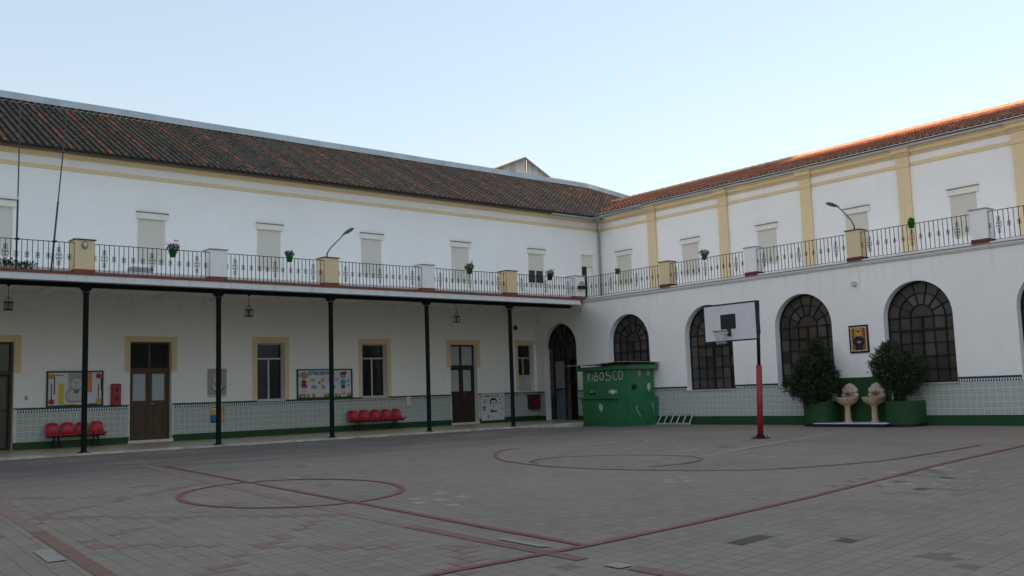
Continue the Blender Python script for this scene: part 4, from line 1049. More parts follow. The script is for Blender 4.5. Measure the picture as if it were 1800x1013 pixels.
# ------------------------------------------------------------------ posters and boards on the porch wall
def disc(m_, x, z, rx, rz, y, c, n=18, a0=0, a1=2*pi):
    m_.face([(x+rx*cos(a0+(a1-a0)*k/n), y, z+rz*sin(a0+(a1-a0)*k/n)) for k in range(n if a1-a0>6.2 else n+1)], c)
def rct(m_, x0,x1,z0,z1,y,c): m_.face([(x0,y,z0),(x1,y,z0),(x1,y,z1),(x0,y,z1)], c)
def frame(m_, x0,x1,z0,z1,w_,y0,y1):
    m_.box(x0,x1,y0,y1,z1-w_,z1); m_.box(x0,x1,y0,y1,z0,z0+w_); m_.box(x0,x0+w_,y0,y1,z0+w_,z1-w_); m_.box(x1-w_,x1,y0,y1,z0+w_,z1-w_)
def text(s_, x, z, size, y, mat, parent, name='lettering', fn=None, ex=.002, bold=.0):
    cu = bpy.data.curves.new('t','FONT'); cu.body = s_; cu.size = size; cu.extrude = ex; cu.align_x = 'LEFT'
    ob = bpy.data.objects.new('t', cu); col.objects.link(ob)
    dg = bpy.context.evaluated_depsgraph_get(); me = bpy.data.meshes.new_from_object(ob.evaluated_get(dg)); bpy.data.objects.remove(ob)
    R = ROOT[parent]
    V0 = [tuple(v.co) for v in me.vertices]; F0 = [tuple(p_.vertices) for p_ in me.polygons]; V = []; F = []
    for k,(dx,dz) in enumerate(((0,0),(1,.3),(-1,-.3),(.3,-1),(-.3,1)) if bold else ((0,0),)):
        n0 = len(V); V += [tuple(Vector((x+a+dx*bold, y-c_-.0006*k, z+b+dz*bold))-R) for a,b,c_ in V0]; F += [tuple(q+n0 for q in f_) for f_ in F0]
    me = bpy.data.meshes.new(name); me.from_pydata(V,[],F); me.materials.append(M[mat])
    o = bpy.data.objects.new(name, me); col.objects.link(o); o.parent = parent; ROOT[o] = R; return o
for nm,c in dict(ink_blue=(.03,.22,.35),ink_lime=(.35,.52,.08),ink_gold=(.50,.30,.03),ink_lilac=(.42,.38,.55),ink_taupe=(.30,.25,.19),ink_pink=(.55,.15,.26),ink_green=(.12,.25,.05),ink_purple=(.16,.10,.35),ink_redc=(.4,.10,.10)).items(): simple(nm,c,.8)
# board with coloured discs and a bust
b0,b1,bz0,bz1 = -21.64,-19.83,1.52,2.71
o = thing('notice_board', ((b0+b1)/2,-.03,bz0), 'framed white board with coloured discs, bars and a grey bust, behind the left column', 'notice board')
m_ = MB(); frame(m_,b0,b1,bz0,bz1,.05,-.06,-.0); m_.build('frame','frame_green',o)
MB().box(b0+.05,b1-.05,-.022,-.001,bz0+.05,bz1-.05).build('panel','white_board',o)
m_ = MB(); W_=b1-b0; H_=bz1-bz0; Xn=lambda a:b0+W_*a; Zn=lambda b:bz1-H_*b; y=-.0245
RD=(.36,.035,.02); YL=(.62,.48,.03); OG=(.55,.30,.02); MR=(.13,.03,.03)
rct(m_,Xn(.60),Xn(.80),Zn(.62),Zn(.04),y,(.62,.22,.10))
rct(m_,Xn(.21),Xn(.305),Zn(.94),Zn(.36),y-.001,YL); rct(m_,Xn(.30),Xn(.52),Zn(.96),Zn(.93),y-.001,YL); rct(m_,Xn(.38),Xn(.66),Zn(.90),Zn(.04),y-.002,(.38,.37,.38))
for (a,b,c_) in ((.09,.15,OG),(.09,.86,RD),(.915,.15,RD),(.915,.86,OG)): disc(m_,Xn(a),Zn(b),.095,.095,y-.004,c_)
for (a0,a1,z0_,z1_) in ((.09,.30,.115,.135),(.128,.148,.15,.66),(.08,.098,.36,.86),(.955,.975,.2,.57),(.905,.922,.38,.86),(.74,.9,.93,.955)): rct(m_,Xn(a0),Xn(a1),Zn(z1_),Zn(z0_),y-.003,MR)
def bust(m_, cx, cz, s_, y):
    SH=(.16,.155,.16); LT=(.52,.50,.48); MD=(.34,.32,.32)
    m_.face([(cx+s_*a,y,cz+s_*b) for a,b in ((-.40,-.42),(-.43,-.15),(-.36,-.02),(-.14,.05),(.14,.05),(.36,-.02),(.43,-.15),(.38,-.42),(.2,-.52),(-.2,-.52))],MD)
    m_.face([(cx+s_*a,y-.001,cz+s_*b) for a,b in ((-.34,-.36),(-.36,-.14),(-.15,.0),(.12,.0),(.3,-.10),(.28,-.34),(.1,-.44),(-.18,-.44))],LT)
    m_.face([(cx+s_*a,y-.0015,cz+s_*b) for a,b in ((-.11,-.1),(-.11,.15),(.11,.15),(.11,-.1),(0,-.16))],SH)
    disc(m_,cx,cz+s_*.30,s_*.205,s_*.27,y-.002,LT); disc(m_,cx,cz+s_*.46,s_*.235,s_*.16,y-.003,MD,14,0,pi)
    for a in (-1,1): disc(m_,cx+a*s_*.20,cz+s_*.44,s_*.07,s_*.10,y-.0035,MD,10); disc(m_,cx+a*s_*.08,cz+s_*.32,s_*.045,s_*.025,y-.004,SH,8)
    m_.face([(cx+s_*a,y-.0042,cz+s_*b) for a,b in ((-.02,.32),(.02,.32),(.05,.20),(-.05,.20))],MD); disc(m_,cx,cz+s_*.13,s_*.07,s_*.018,y-.0045,SH,8)
    for k in range(4): m_.face([(cx+s_*a,y-.0016,cz+s_*b) for a,b in ((-.3+k*.16,-.35),(-.24+k*.15,-.05),(-.22+k*.15,-.05),(-.27+k*.16,-.37))],MD)
bust(m_,Xn(.52),Zn(.54),.82,y-.003); m_.build('collage','printed',o)
# loose bust poster behind second column
o = thing('poster', (-15.77,-.02,1.69), 'beige photo poster of a bust, half hidden by the second column', 'poster')
MB().box(-16.13,-15.40,-.012,-.001,1.69,2.74).build('sheet','printed',o)
m_=MB(); rct(m_,-16.13,-15.40,1.69,2.74,-.014,(.36,.32,.28)); rct(m_,-16.13,-15.40,1.69,1.78,-.0145,(.50,.49,.48)); bust(m_,-15.77,2.18,.72,-.015)
m_.tube([(-16.0,-.02,2.08),(-15.95,-.02,1.95),(-15.8,-.02,1.88),(-15.6,-.02,1.92),(-15.47,-.02,2.08)],.022,5,(.06,.045,.04)); m_.build('picture','printed',o)
o = thing('poster', (-15.77,-.04,.75), 'small blue and yellow poster on the tiles, behind the second column', 'poster')
MB().box(-16.03,-15.50,-.036,-.030,.75,1.47).build('sheet','white_board',o)
m_=MB(); y=-.038; rct(m_,-16.03,-15.50,.75,1.47,y,(.45,.30,.06)); rct(m_,-16.0,-15.77,1.22,1.38,y-.001,(.6,.58,.55)); rct(m_,-15.98,-15.79,1.30,1.34,y-.0015,(.05,.1,.3)); disc(m_,-15.92,.92,.13,.15,y-.002,(.03,.14,.30)); disc(m_,-15.9,1.12,.10,.08,y-.003,(.55,.42,.04)); rct(m_,-16.02,-15.7,.75,.80,y-.004,(.03,.05,.12)); disc(m_,-15.60,1.0,.07,.2,y-.002,(.5,.36,.2)); rct(m_,-15.72,-15.52,1.30,1.44,y-.002,(.50,.42,.10)); m_.build('picture','printed',o)
# children poster
b0,b1,bz0,bz1 = -12.53,-10.05,1.52,2.69
o = thing('notice_board', ((b0+b1)/2,-.03,bz0), 'framed board with coloured letters, a drawn girl in a red dress and a drawn boy', 'notice board')
m_ = MB(); frame(m_,b0,b1,bz0,bz1,.05,-.06,-.0); m_.build('frame','frame_green',o)
MB().box(b0+.05,b1-.05,-.022,-.001,bz0+.05,bz1-.05).build('panel','white_board',o)
W_=b1-b0; H_=bz1-bz0; y=-.024
for s_,a,b,sz,mt_ in (('crecemos',.20,.20,.30,'ink_blue'),('en',.235,.42,.25,'ink_lime'),('al',.42,.42,.27,'ink_gold'),('amor',.55,.42,.25,'ink_lilac'),('de',.25,.66,.25,'ink_taupe'),('la',.435,.66,.26,'ink_pink'),('fe',.61,.66,.26,'ink_green')):
    text(s_, Xn(a), Zn(b), sz, y, mt_, o, 'lettering', bold=.011)
m_ = MB(); SK=(.45,.24,.17)
def kid(cx, girl):
    disc(m_,cx,Zn(.23),.13,.125,y-.002,SK); disc(m_,cx,Zn(.19),.145,.10,y-.003 if not girl else y-.001,(.10,.05,.03) if not girl else (.16,.07,.04),14,0,pi)
    if girl:
        for k in range(3): rct(m_,cx-.24,cx-.10,Zn(.17+k*.04),Zn(.155+k*.04),y-.001,(.16,.07,.04)); rct(m_,cx+.10,cx+.2,Zn(.19+k*.05),Zn(.17+k*.05),y-.001,(.16,.07,.04))
        m_.face([(cx-.07,y-.002,Zn(.36)),(cx+.07,y-.002,Zn(.36)),(cx+.15,y-.002,Zn(.62)),(cx-.13,y-.002,Zn(.62))],(.22,.015,.05)); 
        for k in range(9): disc(m_,cx-.07+.07*(k%3),Zn(.40+.08*(k//3)),.017,.017,y-.003,(.5,.35,.35),6)
        m_.face([(cx-.13,y-.0022,Zn(.43)),(cx-.06,y-.0022,Zn(.36)),(cx-.03,y-.0022,Zn(.42))],(.22,.015,.05))
    else:
        rct(m_,cx-.10,cx+.10,Zn(.57),Zn(.37),y-.002,(.06,.28,.42)); rct(m_,cx-.09,cx+.09,Zn(.67),Zn(.57),y-.002,(.20,.015,.05))
    rct(m_,cx-.06,cx-.03,Zn(.84),Zn(.62),y-.0015,SK); rct(m_,cx+.03,cx+.06,Zn(.84),Zn(.62),y-.0015,SK)
    m_.face([(cx+.07,y-.0015,Zn(.39)),(cx+.24,y-.0015,Zn(.46)),(cx+.24,y-.0015,Zn(.48)),(cx+.07,y-.0015,Zn(.43))],SK); m_.face([(cx-.07,y-.0015,Zn(.39)),(cx-.22,y-.0015,Zn(.52)),(cx-.2,y-.0015,Zn(.54)),(cx-.07,y-.0015,Zn(.43))],SK)
    for a in (-.05,.05): disc(m_,cx+a,Zn(.23),.012,.014,y-.004,(.02,.02,.02),6); disc(m_,cx+a,Zn(.86),.04,.03,y-.003,(.05,.02,.02),8)
    disc(m_,cx,Zn(.28),.03,.008,y-.004,(.25,.05,.05),8)
kid(Xn(.125),True); m_.build('drawn_girl','printed',o); m_ = MB(); kid(Xn(.83),False); m_.build('drawn_boy','printed',o); m_ = MB()
for a,s_ in ((.06,1),(.13,.9),(.20,1),(.295,1.1),(.50,1),(.56,1.1),(.70,1.1),(.76,.8),(.92,1),(.965,.9)):
    disc(m_,Xn(a),Zn(.90),.075*s_,.085*s_,y-.0035,random.choice([(.42,.26,.03),(.36,.26,.05),(.45,.30,.06)]),10); disc(m_,Xn(a)+.02,Zn(.94),.06,.03,y-.004,(.12,.2,.05),8)
for a,b,c_ in ((.40,.46,(.05,.2,.15)),(.88,.13,(.10,.12,.25)),(.93,.42,(.15,.3,.35)),(.93,.57,(.12,.3,.28))): disc(m_,Xn(a),Zn(b),.05,.06,y-.003,c_,7)
m_.build('drawn_flowers','printed',o)
# small paper
o = tag(MB().face([(-7.46,-.045,1.46),(-7.26,-.045,1.49),(-7.22,-.05,1.14),(-7.38,-.06,1.12)]).build('paper_notice','white_board'),'small white paper hanging askew on the tiles above the red seats','paper')
# big white poster with portrait
o = thing('poster', (-2.77,-.05,.29), 'large white paper poster with a black portrait head, right of the dark door', 'poster')
fP = lambda a,b: (-3.43+a*1.33+.03*(1-b), -.045-.005*sin(a*3), 1.49-b*1.20)
m_ = MB(); nn=6
for i_ in range(nn):
    for j_ in range(nn): m_.face([fP(i_/nn,(j_+1)/nn),fP((i_+1)/nn,(j_+1)/nn),fP((i_+1)/nn,j_/nn),fP(i_/nn,j_/nn)])
m_.build('sheet','white_board',o)
m_ = MB(); K=(.012,.012,.014)
def pp(pts, c_, lift=.004): m_.face([(lambda q:(q[0],q[1]-lift-.006,q[2]))(fP(a,b)) for a,b in pts], c_)
pp([(.37,.37),(.36,.28),(.40,.20),(.47,.165),(.56,.165),(.63,.20),(.67,.28),(.70,.37),(.67,.37),(.63,.28),(.58,.245),(.46,.245),(.42,.28),(.41,.38),(.38,.40)],K)
pp([(.36,.66),(.40,.61),(.46,.63),(.53,.66),(.60,.63),(.66,.60),(.66,.65),(.60,.69),(.53,.70),(.46,.69),(.38,.69)],K); pp([(.45,.55),(.50,.60),(.53,.64),(.48,.64)],K)
pp([(.45,.355),(.63,.345),(.63,.365),(.45,.375)],(.15,.15,.15)); pp([(.50,.42),(.54,.42),(.55,.47),(.49,.47)],(.40,.40,.41)); pp([(.46,.505),(.60,.50),(.58,.52),(.48,.525)],(.25,.22,.22))
for a,b,w_,h_,c_ in ((.12,.55,.12,.16,(.12,.08,.09)),(.30,.86,.08,.10,(.08,.06,.08)),(.48,.86,.05,.06,(.3,.3,.3)),(.70,.70,.05,.06,(.10,.10,.16)),(.86,.60,.08,.02,K),(.90,.55,.02,.10,K),(.80,.36,.09,.04,(.14,.14,.15)),(.86,.80,.05,.04,(.1,.16,.12)),(.80,.22,.06,.06,(.08,.08,.28)),(.15,.28,.16,.18,(.32,.42,.50)),(.12,.47,.14,.04,(.5,.36,.36))):
    pp([(a-w_/2,b+h_/2),(a+w_/2,b+h_/2),(a+w_/2,b-h_/2),(a-w_/2,b-h_/2)],c_)
pp([(.10,.52),(.15,.52),(.15,.58),(.10,.58)],(.5,.5,.5),.006); pp([(.28,.84),(.32,.84),(.32,.88),(.28,.88)],(.5,.5,.5),.006)
for k,(a,c_) in enumerate(((.06,(.25,.45,.42)),(.16,(.4,.2,.2)),(.24,(.1,.08,.08)),(.31,(.2,.15,.3)),(.42,(.45,.15,.15)),(.50,(.35,.25,.1)),(.62,(.16,.10,.35)),(.72,(.30,.18,.40)),(.88,(.35,.38,.12)))):
    pp([(a-.035,.13),(a+.03,.135),(a+.035,.045),(a-.03,.04)],c_); pp([(a-.012,.10),(a+.01,.10),(a+.01,.07),(a-.012,.07)],(.5,.5,.5),.006)
m_.build('cut_outs','printed',o)
# wall fittings
o = thing('wall_box', (-19.42,-.09,1.51), 'tall bright red box mounted on the wall between the board and the brown door', 'box')
MB().bbox(-19.58,-19.27,-.19,-.0,1.50,2.25,.03).build('casing','red_metal',o)
m_=MB(); m_.face([(-19.42+.05*cos(t*pi/8),-.194,2.05+.085*sin(t*pi/8)) for t in range(16)]); m_.build('slot','black_paint',o); m_=MB(); m_.bbox(-19.48,-19.36,-.20,-.185,1.66,1.82,.006); m_.build('label_plate','dark_red',o)
o = thing('litter_bin', (-.38,-.16,.70), 'dark red wall-mounted bin on the tiles near the inner corner', 'bin')
MB().prism([(-.64,.70),(-.12,.70),(-.10,1.34),(-.66,1.34)], fA, -.04,-.32).build('bin_body','dark_red',o)
MB().box(-.68,-.08,-.34,-.03,1.34,1.39).build('bin_rim','iron',o); MB().prism([(-.46,.96),(-.38,.90),(-.30,.96),(-.30,1.10),(-.46,1.10)], fA, -.322,-.326).build('emblem','red_metal',o)
o = thing('alarm_bell', (-1.24,-.05,4.52), 'small round red alarm bell above the corner window', 'bell')
MB().lathe([(0,0),(.11,0),(.11,.03),(.09,.07),(.04,.09),(0,.09)],0,0,16).build('bell_dome','dark_red'); q=bpy.data.objects['bell_dome']; q.parent=o; q.rotation_euler=(radians(90),0,0); q.location=(0,.05,0)
MB().box(-1.28,-1.20,-.03,-.0,4.60,4.66).build('bell_bracket','iron',o)
o = thing('floodlight', (-.06,-16.84,4.83), 'small beige sensor with a hanging cable on the white wall above the framed portrait', 'sensor')
MB().bbox(-.12,-.0,-16.92,-16.77,4.76,4.91,.015).build('sensor_body','plastic_beige',o); MB().tube([(-.015,-16.98,4.80),(-.015,-17.06,4.86),(-.015,-17.03,5.2),(-.015,-17.0,5.45)],.008,5).build('cable','fascia_white',o)
o['category']='sensor'; o.name='motion_sensor'
tag(MB().lathe([(0,0),(.04,0),(.04,.06),(0,.06)],-.03,-.28,10).build('corner_sensor','plastic_grey'),'tiny grey detector high on the wall beside the inner corner under the porch','sensor'); q=bpy.data.objects['corner_sensor']; q.location=(0,0,4.78)
tag(MB().bbox(-22.29,-22.20,-.03,-.0,1.78,1.90,.008).build('light_switch','plastic_grey'),'small grey switch on the wall just right of the far-left door','switch')
tag(MB().tube([(-.012,-7.30,5.44),(-.012,-7.32,4.0),(-.012,-7.31,2.75)],.007,5).build('wall_cable','fascia_white'),'thin white cable running down the wall above the green kiosk','cable')

# ------------------------------------------------------------------ tiled portrait on the right wall
o = thing('tile_picture', (-.03,-16.86,2.45), 'framed tile picture of a man in a black cassock on gold, between two arched windows', 'picture')
y0,y1,z0,z1 = -17.22,-16.50,2.45,3.40
gP = lambda a,b,l: (-.035-l, y1-(y1-y0)*a, z1-(z1-z0)*b)
MB().prism([(y0,z0),(y1,z0),(y1,z1),(y0,z1)], fC, 0,-.035).build('tiles','blue_tile',o)
m_ = MB()
def pr(pts,c_,l=.003): m_.face([gP(a,b,l) for a,b in pts],c_)
def pe(a,b,ra,rb_,c_,l): pr([(a+ra*cos(t*pi/8),b+rb_*sin(t*pi/8)) for t in range(16)],c_,l)
pr([(.08,.06),(.92,.06),(.92,.94),(.08,.94)],(.42,.34,.20),.002); pr([(.15,.11),(.85,.11),(.85,.89),(.15,.89)],(.22,.075,.012),.003); pr([(.30,.11),(.70,.11),(.74,.50),(.26,.50)],(.42,.19,.03),.0035)
pe(.5,.27,.14,.13,(.55,.30,.06),.004)
pr([(.40,.40),(.60,.40),(.74,.47),(.82,.58),(.76,.72),(.68,.74),(.70,.90),(.30,.90),(.32,.74),(.24,.72),(.18,.58),(.26,.47)],(.010,.013,.018),.005)
pe(.5,.29,.075,.085,(.38,.27,.20),.0065); pe(.5,.225,.08,.04,(.05,.035,.025),.007); pr([(.46,.375),(.54,.375),(.52,.40),(.48,.40)],(.6,.6,.6),.0072)
pe(.52,.61,.11,.045,(.40,.25,.17),.0065)
for k in range(1,5): pr([(.08,k*.2-.003+.06*0),(.92,k*.2-.003),(.92,k*.2+.003),(.08,k*.2+.003)],(.14,.08,.04),.0078)
for k in (1,2,3): pr([(k*.25-.004,.06),(k*.25+.004,.06),(k*.25+.004,.94),(k*.25-.004,.94)],(.14,.08,.04),.0079)
for a,b in ((.12,.1),(.88,.1),(.12,.9),(.88,.9),(.5,.09),(.5,.92)): pe(a,b,.06,.03,(.45,.40,.28),.0085)
m_.build('painting','printed',o)

# ------------------------------------------------------------------ fountains, platform, planters, shrubs
PZ = .115
o = thing('fountain_platform', (-.6,-16.9,0), 'low blue-tiled step with a white top under the two fountains', 'step')
MB().box(-1.12,-.012,-18.22,-15.62,-.15,PZ-.03).build('riser','blue_tile',o); MB().bbox(-1.15,-.012,-18.25,-15.59,PZ-.03,PZ,.006).build('tread','marble',o)
def fountain(y, label):
    o = thing('fountain', (-.32,y,PZ), label, 'fountain', 'carved drinking fountains against the green tiles')
    x = -.33
    MB().lathe([(.13,PZ),(.13,PZ+.05),(.105,PZ+.08),(.10,PZ+.3),(.095,.62),(.12,.66),(.14,.70)],x,y,16).build('pedestal','sandstone',o,True)
    b = MB(); b.lathe([(.12,.69),(.22,.72),(.31,.79),(.36,.88),(.375,.935),(.36,.96),(.34,.93),(.2,.85),(0,.82)],x+.02,y,36,wob=lambda t,z:.06*cos(14*t)*(1 if z>.72 else .3)); b.build('basin','sandstone',o,True)
    c = MB(); R = random.Random(3)
    pts = [(-.24,.95),(-.31,.98),(-.31,1.06),(-.25,1.10),(-.30,1.15),(-.28,1.24),(-.20,1.30),(-.14,1.37),(0,1.43),(.14,1.37),(.20,1.30),(.28,1.24),(.30,1.15),(.25,1.10),(.31,1.06),(.31,.98),(.24,.95)]
    # domed carved shell: concentric outlines
    base = len(c.v); K_ = [(1,0),(1,.05),(.93,.085),(.80,.075),(.66,.10),(.42,.09),(.2,.11),(.02,.11)]; n = len(pts)
    for s_,dep in K_:
        for i_,(a,b_) in enumerate(pts): c.v.append((-.07-dep-(.022*(1 if i_%2 else -1) if .3<s_<.95 else 0), y+a*s_, 1.16+(b_-1.16)*s_))
    for k in range(len(K_)-1):
        for i_ in range(n): c.f.append((base+k*n+i_,base+k*n+(i_+1)%n,base+(k+1)*n+(i_+1)%n,base+(k+1)*n+i_)); c.c.append(None)
    for a,b_,r__ in ((-.235,1.02,.048),(.235,1.02,.048),(0,1.345,.038)):
        c.lathe([(0,b_-r__),(r__*.7,b_-r__*.7),(r__,b_),(r__*.7,b_+r__*.7),(0,b_+r__)],-.15,y+a,10)
    c.build('carved_back','carved_stone',o,True)
    m_ = MB(); m_.lathe([(0,1.0),(.05,1.02),(.07,1.09),(.05,1.16),(0,1.17)],-.19,y,12)
    for a in (-.13,.13): m_.lathe([(0,1.06),(.03,1.08),(.03,1.12),(0,1.14)],-.17,y+a,8)
    m_.build('mask','mask_stone',o,True)
    MB().tube([(-.25,y,1.06),(-.34,y,1.05),(-.345,y,1.02)],.014,6).build('spout','iron',o)
fountain(-16.43,'left of the two stone fountains, plain pale shell back on a pedestal'); fountain(-17.42,'right of the two stone fountains, nearer the rounder shrub')
def planter(y, z0, z1, label):
    o = thing('planter', (-.45,y,z0), label, 'planter', 'green tiled planters beside the fountains')
    def D(r, inner=0): return [(-.03,y-r)]+[(-.42-r*sin(t*pi/12), y-r*cos(t*pi/12)) for t in range(13)]+[(-.03,y+r)]
    MB().prism(D(.55), lambda a,b,d:(a,b,d), z0+.10, z1).build('drum','round_green_tile',o)
    MB().prism(D(.56), lambda a,b,d:(a,b,d), z0-.3, z0+.10).build('base_band','round_blue_tile',o)
    MB().prism(D(.47), lambda a,b,d:(a,b,d), z1, z1+.02).build('soil','soil',o)
    m_ = MB(); L = D(.55); R_ = D(.50)
    for k in range(len(L)-1): m_.face([(*L[k],z1+.03),(*L[k+1],z1+.03),(*R_[k+1],z1+.03),(*R_[k],z1+.03)]); m_.face([(*L[k],z1),(*L[k+1],z1),(*L[k+1],z1+.03),(*L[k],z1+.03)])
    m_.build('rim','round_green_tile',o)
planter(-15.42,-.02,.80,'green tiled round planter left of the fountains, holding the tall pointed shrub'); planter(-18.50,-.02,.78,'green tiled round planter right of the fountains, holding the round shrub')
def shrub(cx, cy, z0, label, prof, seed, n, dense=1.0):
    """prof: list of (height fraction, radius, dx, dy)"""
    o = thing('shrub', (cx,cy,z0), label, 'shrub'); H = prof[-1][0]
    tr = MB(); rn = random.Random(seed)
    tr.tube([(cx,cy,z0-.05),(cx+.02,cy-.02,z0+H*.3),(cx+.0,cy+.02,z0+H*.75)],[.055,.04,.015],7)
    for k in range(16):
        t = rn.uniform(0,2*pi); h0 = rn.uniform(.05,.55)*H; rr_ = rn.uniform(.4,.8); tr.tube([(cx,cy,z0+h0),(cx+cos(t)*rr_*.5,cy+sin(t)*rr_*.5,z0+h0+.2),(cx+cos(t)*rr_,cy+sin(t)*rr_,z0+h0+.4)],[.022,.014,.006],5)
    tr.build('trunk','bark',o)
    def R_(h):
        for (h0,r0,a0,b0),(h1,r1,a1,b1) in zip(prof[:-1],prof[1:]):
            if h0 <= h <= h1: t = (h-h0)/(h1-h0); return r0+(r1-r0)*t, a0+(a1-a0)*t, b0+(b1-b0)*t
        return 0,0,0
    cr = MB(); nb = 0
    clumps = []
    while len(clumps) < n:
        h = rn.uniform(prof[0][0],H); r_, ax, ay = R_(h); t = rn.uniform(0,2*pi); q = sqrt(rn.uniform(.15,1))
        if rn.random() > r_/1.0+.15: continue
        clumps.append((cx+ax+cos(t)*r_*q, cy+ay+sin(t)*r_*q, z0+h, rn.uniform(.7,1.35)))
    for (x,y,z,b) in clumps:
        s_ = rn.uniform(.07,.15)
        d0 = Vector((x-cx,y-cy,(z-z0-H*.35)*.8+.25)).normalized()
        for _ in range(int(26*dense)):
            p = Vector((x,y,z))+Vector((rn.gauss(0,s_*.6),rn.gauss(0,s_*.6),rn.gauss(0,s_*.6)))
            if p.x > -.07: p.x = -.07-rn.random()*.05
            d1 = (d0+Vector((rn.gauss(0,.6),rn.gauss(0,.6),rn.gauss(0,.5)))).normalized(); d2 = d1.cross(Vector((rn.gauss(0,1),rn.gauss(0,1),rn.gauss(0,1)))).normalized()
            L = rn.uniform(.035,.075); w_ = L*.28; c_ = tuple(v*b*rn.uniform(.7,1.3) for v in rn.choice([(.020,.036,.013),(.030,.050,.018),(.014,.026,.011),(.040,.055,.020)]))
            cr.face([p-d1*L,p+d2*w_,p+d1*L,p-d2*w_],c_)
    cr.build('crown','leaf',o)
shrub(-.72,-15.45,.78,'tall pointed dark green shrub in the left planter',[(.0,.30,0,0),(.25,.62,0,.05),(.5,.95,0,.12),(.8,.92,0,.06),(1.2,.72,0,-.02),(1.6,.48,0,-.08),(1.95,.30,0,-.18),(2.25,.08,0,-.2)],4,520)
shrub(-.72,-18.55,.77,'wide round dark green shrub in the right planter',[(.0,.12,0,0),(.2,.16,0,0),(.42,.42,0,-.12),(.7,.72,0,-.08),(1.0,.88,0,-.06),(1.3,.86,-.05,-.02),(1.55,.62,-.05,.08),(1.78,.32,0,.18),(1.92,.1,0,.22)],8,400)

# ------------------------------------------------------------------ basketball hoop
bx, by = -6.54, -17.32; bz = gz(bx,by)
o = thing('basketball_hoop', (bx,by,bz), 'basketball hoop with white backboard on a red and black post', 'basketball hoop')
P0 = Vector((bx,by,bz)); P1 = Vector((bx-.02,by-.20,3.9)); at_ = lambda z: P0.lerp(P1,(z-bz)/(P1.z-bz))
MB().tube([at_(bz+.03),at_(2.05)],.085,14).build('lower_post','post_red',o,True); MB().tube([at_(2.03),at_(3.95)],.052,12).build('upper_post','black_paint',o,True)
m_ = MB(); m_.bbox(bx-.2,bx+.2,by-.2,by+.2,bz-.01,bz+.03,.006)
for a in range(4):
    t = a*pi/2; m_.prism([(.08,0),(.19,0),(.08,.12)], lambda p,q,d,t=t:(bx+cos(t)*p-sin(t)*d, by+sin(t)*p+cos(t)*d, bz+.03+q), -.008,.008)
    for s_ in (1,): m_.tube([(bx+.16*cos(t+pi/4)*1.2,by+.16*sin(t+pi/4)*1.2,bz+.03),(bx+.16*cos(t+pi/4)*1.2,by+.16*sin(t+pi/4)*1.2,bz+.10)],.012,6)
m_.build('base_plate','black_paint',o)
X0 = -6.70; Y0,Y1,Z0,Z1 = -17.56,-15.60,2.80,3.94
MB().box(X0,X0+.022,Y0+.03,Y1-.03,Z0+.03,Z1-.03).build('backboard','white_board',o)
m_ = MB()
for a in ((Y0,Y1,Z1-.035,Z1+.005),(Y0,Y1,Z0-.005,Z0+.035)): m_.box(X0-.012,X0+.05,a[0],a[1],a[2],a[3])
for a in ((Y0,Y0+.035),(Y1-.035,Y1)): m_.box(X0-.012,X0+.05,a[0],a[1],Z0+.035,Z1-.035)
for z in (3.0,3.65): m_.box(X0+.05,X0+.10,Y0+.1,Y1-.1,z,z+.05)
m_.box(X0+.05,X0+.17,Y0+.02,Y0+.14,2.95,3.8)
m_.build('board_frame','black_paint',o)
MB().box(X0-.006,X0-.001,-16.80,-16.24,3.17,3.62).build('target_square','black_paint',o)
yc_ = -16.52; rz = 3.10; rx = X0-.15-.225
m_ = MB(); m_.box(X0-.05,X0-.004,yc_-.09,yc_+.02,2.96,3.17); m_.build('rim_bracket','black_paint',o)
m_ = MB(); m_.tube([(rx+.225*cos(t*pi/14),yc_+.225*sin(t*pi/14),rz) for t in range(28)],.010,6,closed=True); m_.tube([(X0-.02,yc_-.1,rz),(rx+.2,yc_-.1,rz)],.01,5); m_.tube([(X0-.02,yc_+.1,rz),(rx+.2,yc_+.1,rz)],.01,5); m_.tube([(X0-.02,yc_,2.98),(rx-.05,yc_+.2,rz-.01)],.008,5)
m_.build('rim','net_orange',o)
m_ = MB(); rn = random.Random(2)
lv = [(.225,rz),(.19,rz-.10),(.15,rz-.20),(.12,rz-.30),(.14,rz-.38)]; NN = 12
for k in range(NN):
    for q in range(len(lv)-1):
        for dr in (0,1):
            if rn.random() < .12: continue
            t0 = 2*pi*(k+.5*(q%2))/NN; t1 = t0+(pi/NN if dr else -pi/NN)
            m_.tube([(rx+lv[q][0]*cos(t0),yc_+lv[q][0]*sin(t0),lv[q][1]),(rx+lv[q+1][0]*cos(t1)+rn.uniform(-.01,.01),yc_+lv[q+1][0]*sin(t1),lv[q+1][1]+rn.uniform(-.02,.02))],.0055,3)
m_.build('net','net_cord',o)

# ------------------------------------------------------------------ kiosk
KIO = thing('kiosk', (-.9,-6.1,0), 'green wooden kiosk painted KIBOSCO with sweets and balloons, by the arched windows', 'kiosk')
Xf = -1.72
up = [(-1.50,-4.72),(-1.72,-7.55),(-.12,-7.50),(-.12,-4.72)]
lw0 = [(-1.45,-4.66),(-1.78,-7.62),(-.06,-7.60),(-.06,-4.66)]
lw1 = [(-1.46,-4.52),(-1.86,-7.68),(-.10,-7.68),(-.10,-4.52)]
MB().prism(up, lambda a,b,d:(a,b,d), 1.16, 2.34).build('upper_body','kiosk_green',KIO)
m_ = MB(); zs_ = (gz(-1.5,-7)-.03, 1.158)
b_ = len(m_.v); m_.v += [(*q,zs_[0]) for q in lw0]+[(*q,zs_[1]) for q in lw1]
for k in range(4): m_.f.append((k,(k+1)%4,4+(k+1)%4,4+k)); m_.c.append(None)
m_.f.append((4,5,6,7)); m_.c.append(None); m_.build('lower_body','kiosk_green',KIO)
